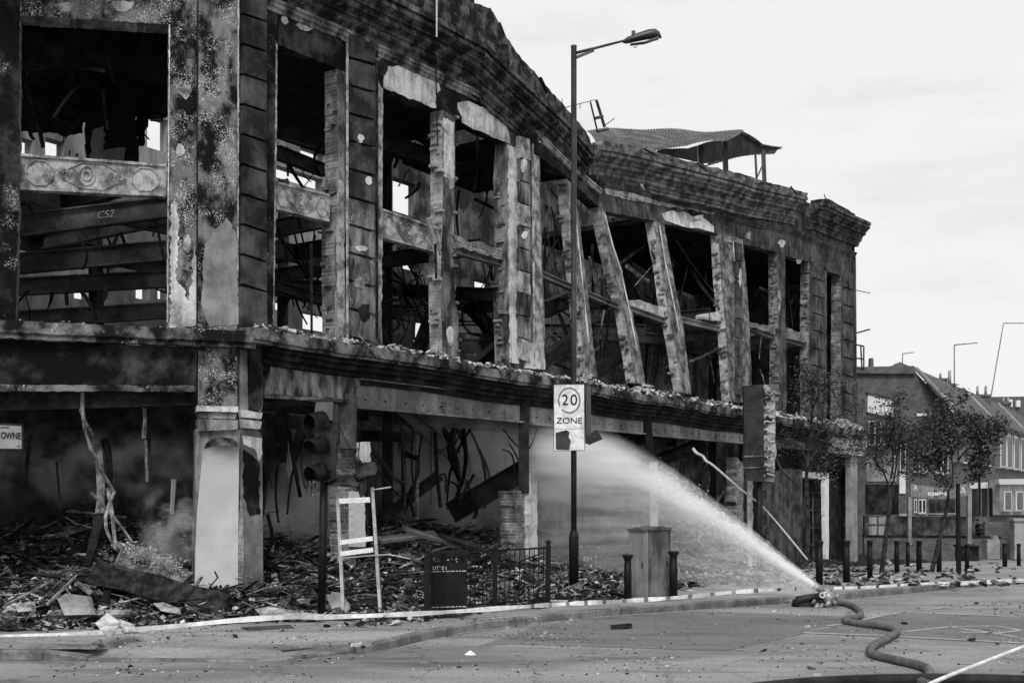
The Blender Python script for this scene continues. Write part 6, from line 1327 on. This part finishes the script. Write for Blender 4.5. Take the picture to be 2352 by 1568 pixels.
om = n.nodes.new('ShaderNodeOutputMaterial'); pv = n.nodes.new('ShaderNodeVolumePrincipled'); Lk(pv.outputs[0], om.inputs['Volume'])
pv.inputs['Color'].default_value = (.995, .995, .995, 1); pv.inputs['Anisotropy'].default_value = .0
def MT(op, a, b=None, c=None):
    k = n.nodes.new('ShaderNodeMath'); k.operation = op
    for i, v in enumerate((a, b, c)):
        if v is None: continue
        if isinstance(v, (int, float)): k.inputs[i].default_value = v
        else: Lk(v, k.inputs[i])
    return k.outputs[0]
geo = n.nodes.new('ShaderNodeNewGeometry'); sx = n.nodes.new('ShaderNodeSeparateXYZ'); Lk(geo.outputs['Position'], sx.inputs[0])
px_, py_, pz_ = sx.outputs
s_al = MT('ADD', MT('MULTIPLY', MT('SUBTRACT', px_, S.x), hd_.x), MT('MULTIPLY', MT('SUBTRACT', py_, S.y), hd_.y))
zt_n = MT('MULTIPLY_ADD', s_al, MT('MULTIPLY_ADD', s_al, MT('MULTIPLY_ADD', s_al, co_[3], co_[2]), co_[1]), co_[0])
below = MT('SUBTRACT', zt_n, pz_)
wd_n = MT('MULTIPLY_ADD', s_al, .055, .06)
edge = mr(n, MT('DIVIDE', below, wd_n), -1.6, .4)
corev = MT('POWER', 2.718, MT('MULTIPLY', MT('MULTIPLY', MT('DIVIDE', below, wd_n), MT('DIVIDE', below, wd_n)), -1.1))
body = MT('POWER', 2.718, MT('MULTIPLY', MT('MAXIMUM', below, 0.0), -.28))
# streaks that follow the jet
cmb = n.nodes.new('ShaderNodeCombineXYZ'); Lk(MT('MULTIPLY', s_al, .9), cmb.inputs[0]); Lk(MT('MULTIPLY', MT('DIVIDE', below, MT('MULTIPLY_ADD', s_al, .13, .12)), 4.5), cmb.inputs[1]); Lk(MT('MULTIPLY', px_, .35), cmb.inputs[2])
ns = n.nodes.new('ShaderNodeTexNoise'); ns.inputs['Scale'].default_value = 1.0; ns.inputs['Detail'].default_value = 5; ns.inputs['Roughness'].default_value = .6; Lk(cmb.outputs[0], ns.inputs['Vector'])
stv = mr(n, ns.outputs['Fac'], .36, .64, .35, 1.5)
thick = MT('MULTIPLY_ADD', s_al, .17, .16)
d1_ = MT('MULTIPLY_ADD', corev, 2.3, MT('MULTIPLY', body, .62))
fade = mr(n, s_al, Lh*.80, Lh*1.04, 1.0, .55)
den = MT('MULTIPLY', MT('MULTIPLY', MT('DIVIDE', d1_, thick), edge), MT('MULTIPLY', stv, fade))
DENS = MT('MULTIPLY', den, .82); Lk(DENS, pv.inputs['Density'])
bm = bmesh.new(); rows_ = []
for i in range(25):
    s = -.05+(Lh+.8)*i/24; hw = max(.05, .08+.085*s)/1.0; up = .12+.14*s; zt = ztop(max(0, s))+up*.8; c = Vector((S.x, S.y, 0))+hd_*s; zb_ = g(c.y)+.03 if s > .6 else max(.03, ztop(max(0, s))-.35-.6*max(0, s)); zb_ = min(zb_, zt-.1)
    if s > .6: zb_ = g(c.y)+.05
    rows_.append([bm.verts.new(c+WV.n*(-hw)+Z*zb_), bm.verts.new(c+WV.n*(-hw)+Z*(zt-up*.5)), bm.verts.new(c+Z*zt), bm.verts.new(c+WV.n*hw+Z*(zt-up*.5)), bm.verts.new(c+WV.n*hw+Z*zb_)])
for a, b in zip(rows_, rows_[1:]):
    for k in range(5): bm.faces.new((a[k], a[(k+1) % 5], b[(k+1) % 5], b[k]))
bm.faces.new(rows_[0][::-1]); bm.faces.new(rows_[-1])
o = obj('water_spray', bm, m); tag(o, kind='stuff')
bm = bmesh.new(); rw = random.Random(44)
for k in range(13000):
    s = Lh*.8*rw.random()**.9; spread = .02+.045*s; q = rw.random()
    if q < .5: dz = rw.gauss(0, spread*.55); kk = 0
    elif q < .58: dz = min(.35, abs(rw.gauss(0, spread*.9))); kk = .15
    else: dz = -rw.expovariate(1.0/(.15+.11*s)); kk = -.35
    zz = ztop(s)+dz
    p = Vector((S.x, S.y, 0))+hd_*s+WV.n*rw.gauss(0, .03+.03*s); p.z = zz
    if zz < g(p.y)+.15: continue
    sl = (ztop(s+.1)-ztop(s))/.1; d = (hd_+Z*(sl+kk*rw.random())).normalized(); L_ = rw.uniform(.04, .16)*(1 if s < 5 else .5); w_ = rw.uniform(.002, .0045)
    up_ = Z*w_; sd_ = WV.n*w_; v = [bm.verts.new(p-d*L_*.5), bm.verts.new(p+up_), bm.verts.new(p-up_*.6+sd_), bm.verts.new(p+d*L_*.5)]
    for f in ((0, 1, 2), (1, 3, 2), (0, 2, 3), (0, 3, 1)): bm.faces.new([v[i] for i in f])
M['droplet'] = mat('water_droplet', .80, .88, 3, bump=0, rough=.4)
tag(obj('water_droplets', bm, M['droplet']), kind='stuff')
# smoke inside the shop storey
def smoke(name, verts_px, Y0, dens, scale, thr=(.45, .65)):
    m = bpy.data.materials.new(name); m.use_nodes = True; n = m.node_tree; n.nodes.clear()
    om = n.nodes.new('ShaderNodeOutputMaterial'); pv = n.nodes.new('ShaderNodeVolumePrincipled'); n.links.new(pv.outputs[0], om.inputs['Volume']); pv.inputs['Color'].default_value = (.9, .9, .9, 1)
    tc_ = n.nodes.new('ShaderNodeTexCoord'); ns = tex(n, tc_.outputs['Object'], 'Noise', scale, 4, .6); v = mr(n, ns.outputs['Fac'], thr[0], thr[1], 0, dens)
    # fade to nothing at the rim of the cloud
    gr_ = n.nodes.new('ShaderNodeTexGradient'); gr_.gradient_type = 'SPHERICAL'; mp_ = n.nodes.new('ShaderNodeMapping'); mp_.inputs['Location'].default_value = (-1, -1, -1); mp_.inputs['Scale'].default_value = (2, 2, 2)
    n.links.new(tc_.outputs['Generated'], mp_.inputs[0]); n.links.new(mp_.outputs[0], gr_.inputs[0]); f = mr(n, gr_.outputs['Fac'], 0.0, .5)
    mu = n.nodes.new('ShaderNodeMath'); mu.operation = 'MULTIPLY'; n.links.new(v, mu.inputs[0]); n.links.new(f, mu.inputs[1]); n.links.new(mu.outputs[0], pv.inputs['Density'])
    return m
def smoke_blob(name, c, rx, ry, rz, dens, scale, thr=(.4, .62)):
    bm = bmesh.new(); bmesh.ops.create_icosphere(bm, subdivisions=2, radius=1.0); 
    for v in bm.verts: v.co = Vector((v.co.x*rx, v.co.y*ry, v.co.z*rz))
    o = obj(name, bm, smoke(name, None, 0, dens, scale, thr)); o.location = c; tag(o, kind='stuff'); return o
smoke_blob('smoke', P(395, 1215, 20.6), .85, .5, .95, 2.2, 2.4, (.45, .7))
smoke_blob('smoke', P(700, 1170, 25.5), 1.6, 1.5, 1.5, .8, .9)
smoke_blob('smoke', P(1080, 1080, 33.0), 4.2, 3.0, 2.2, .35, .5)
o = smoke_blob('smoke', P(170, 1070, 21.8), 3.4, .9, .9, .7, 1.6, (.45, .7))
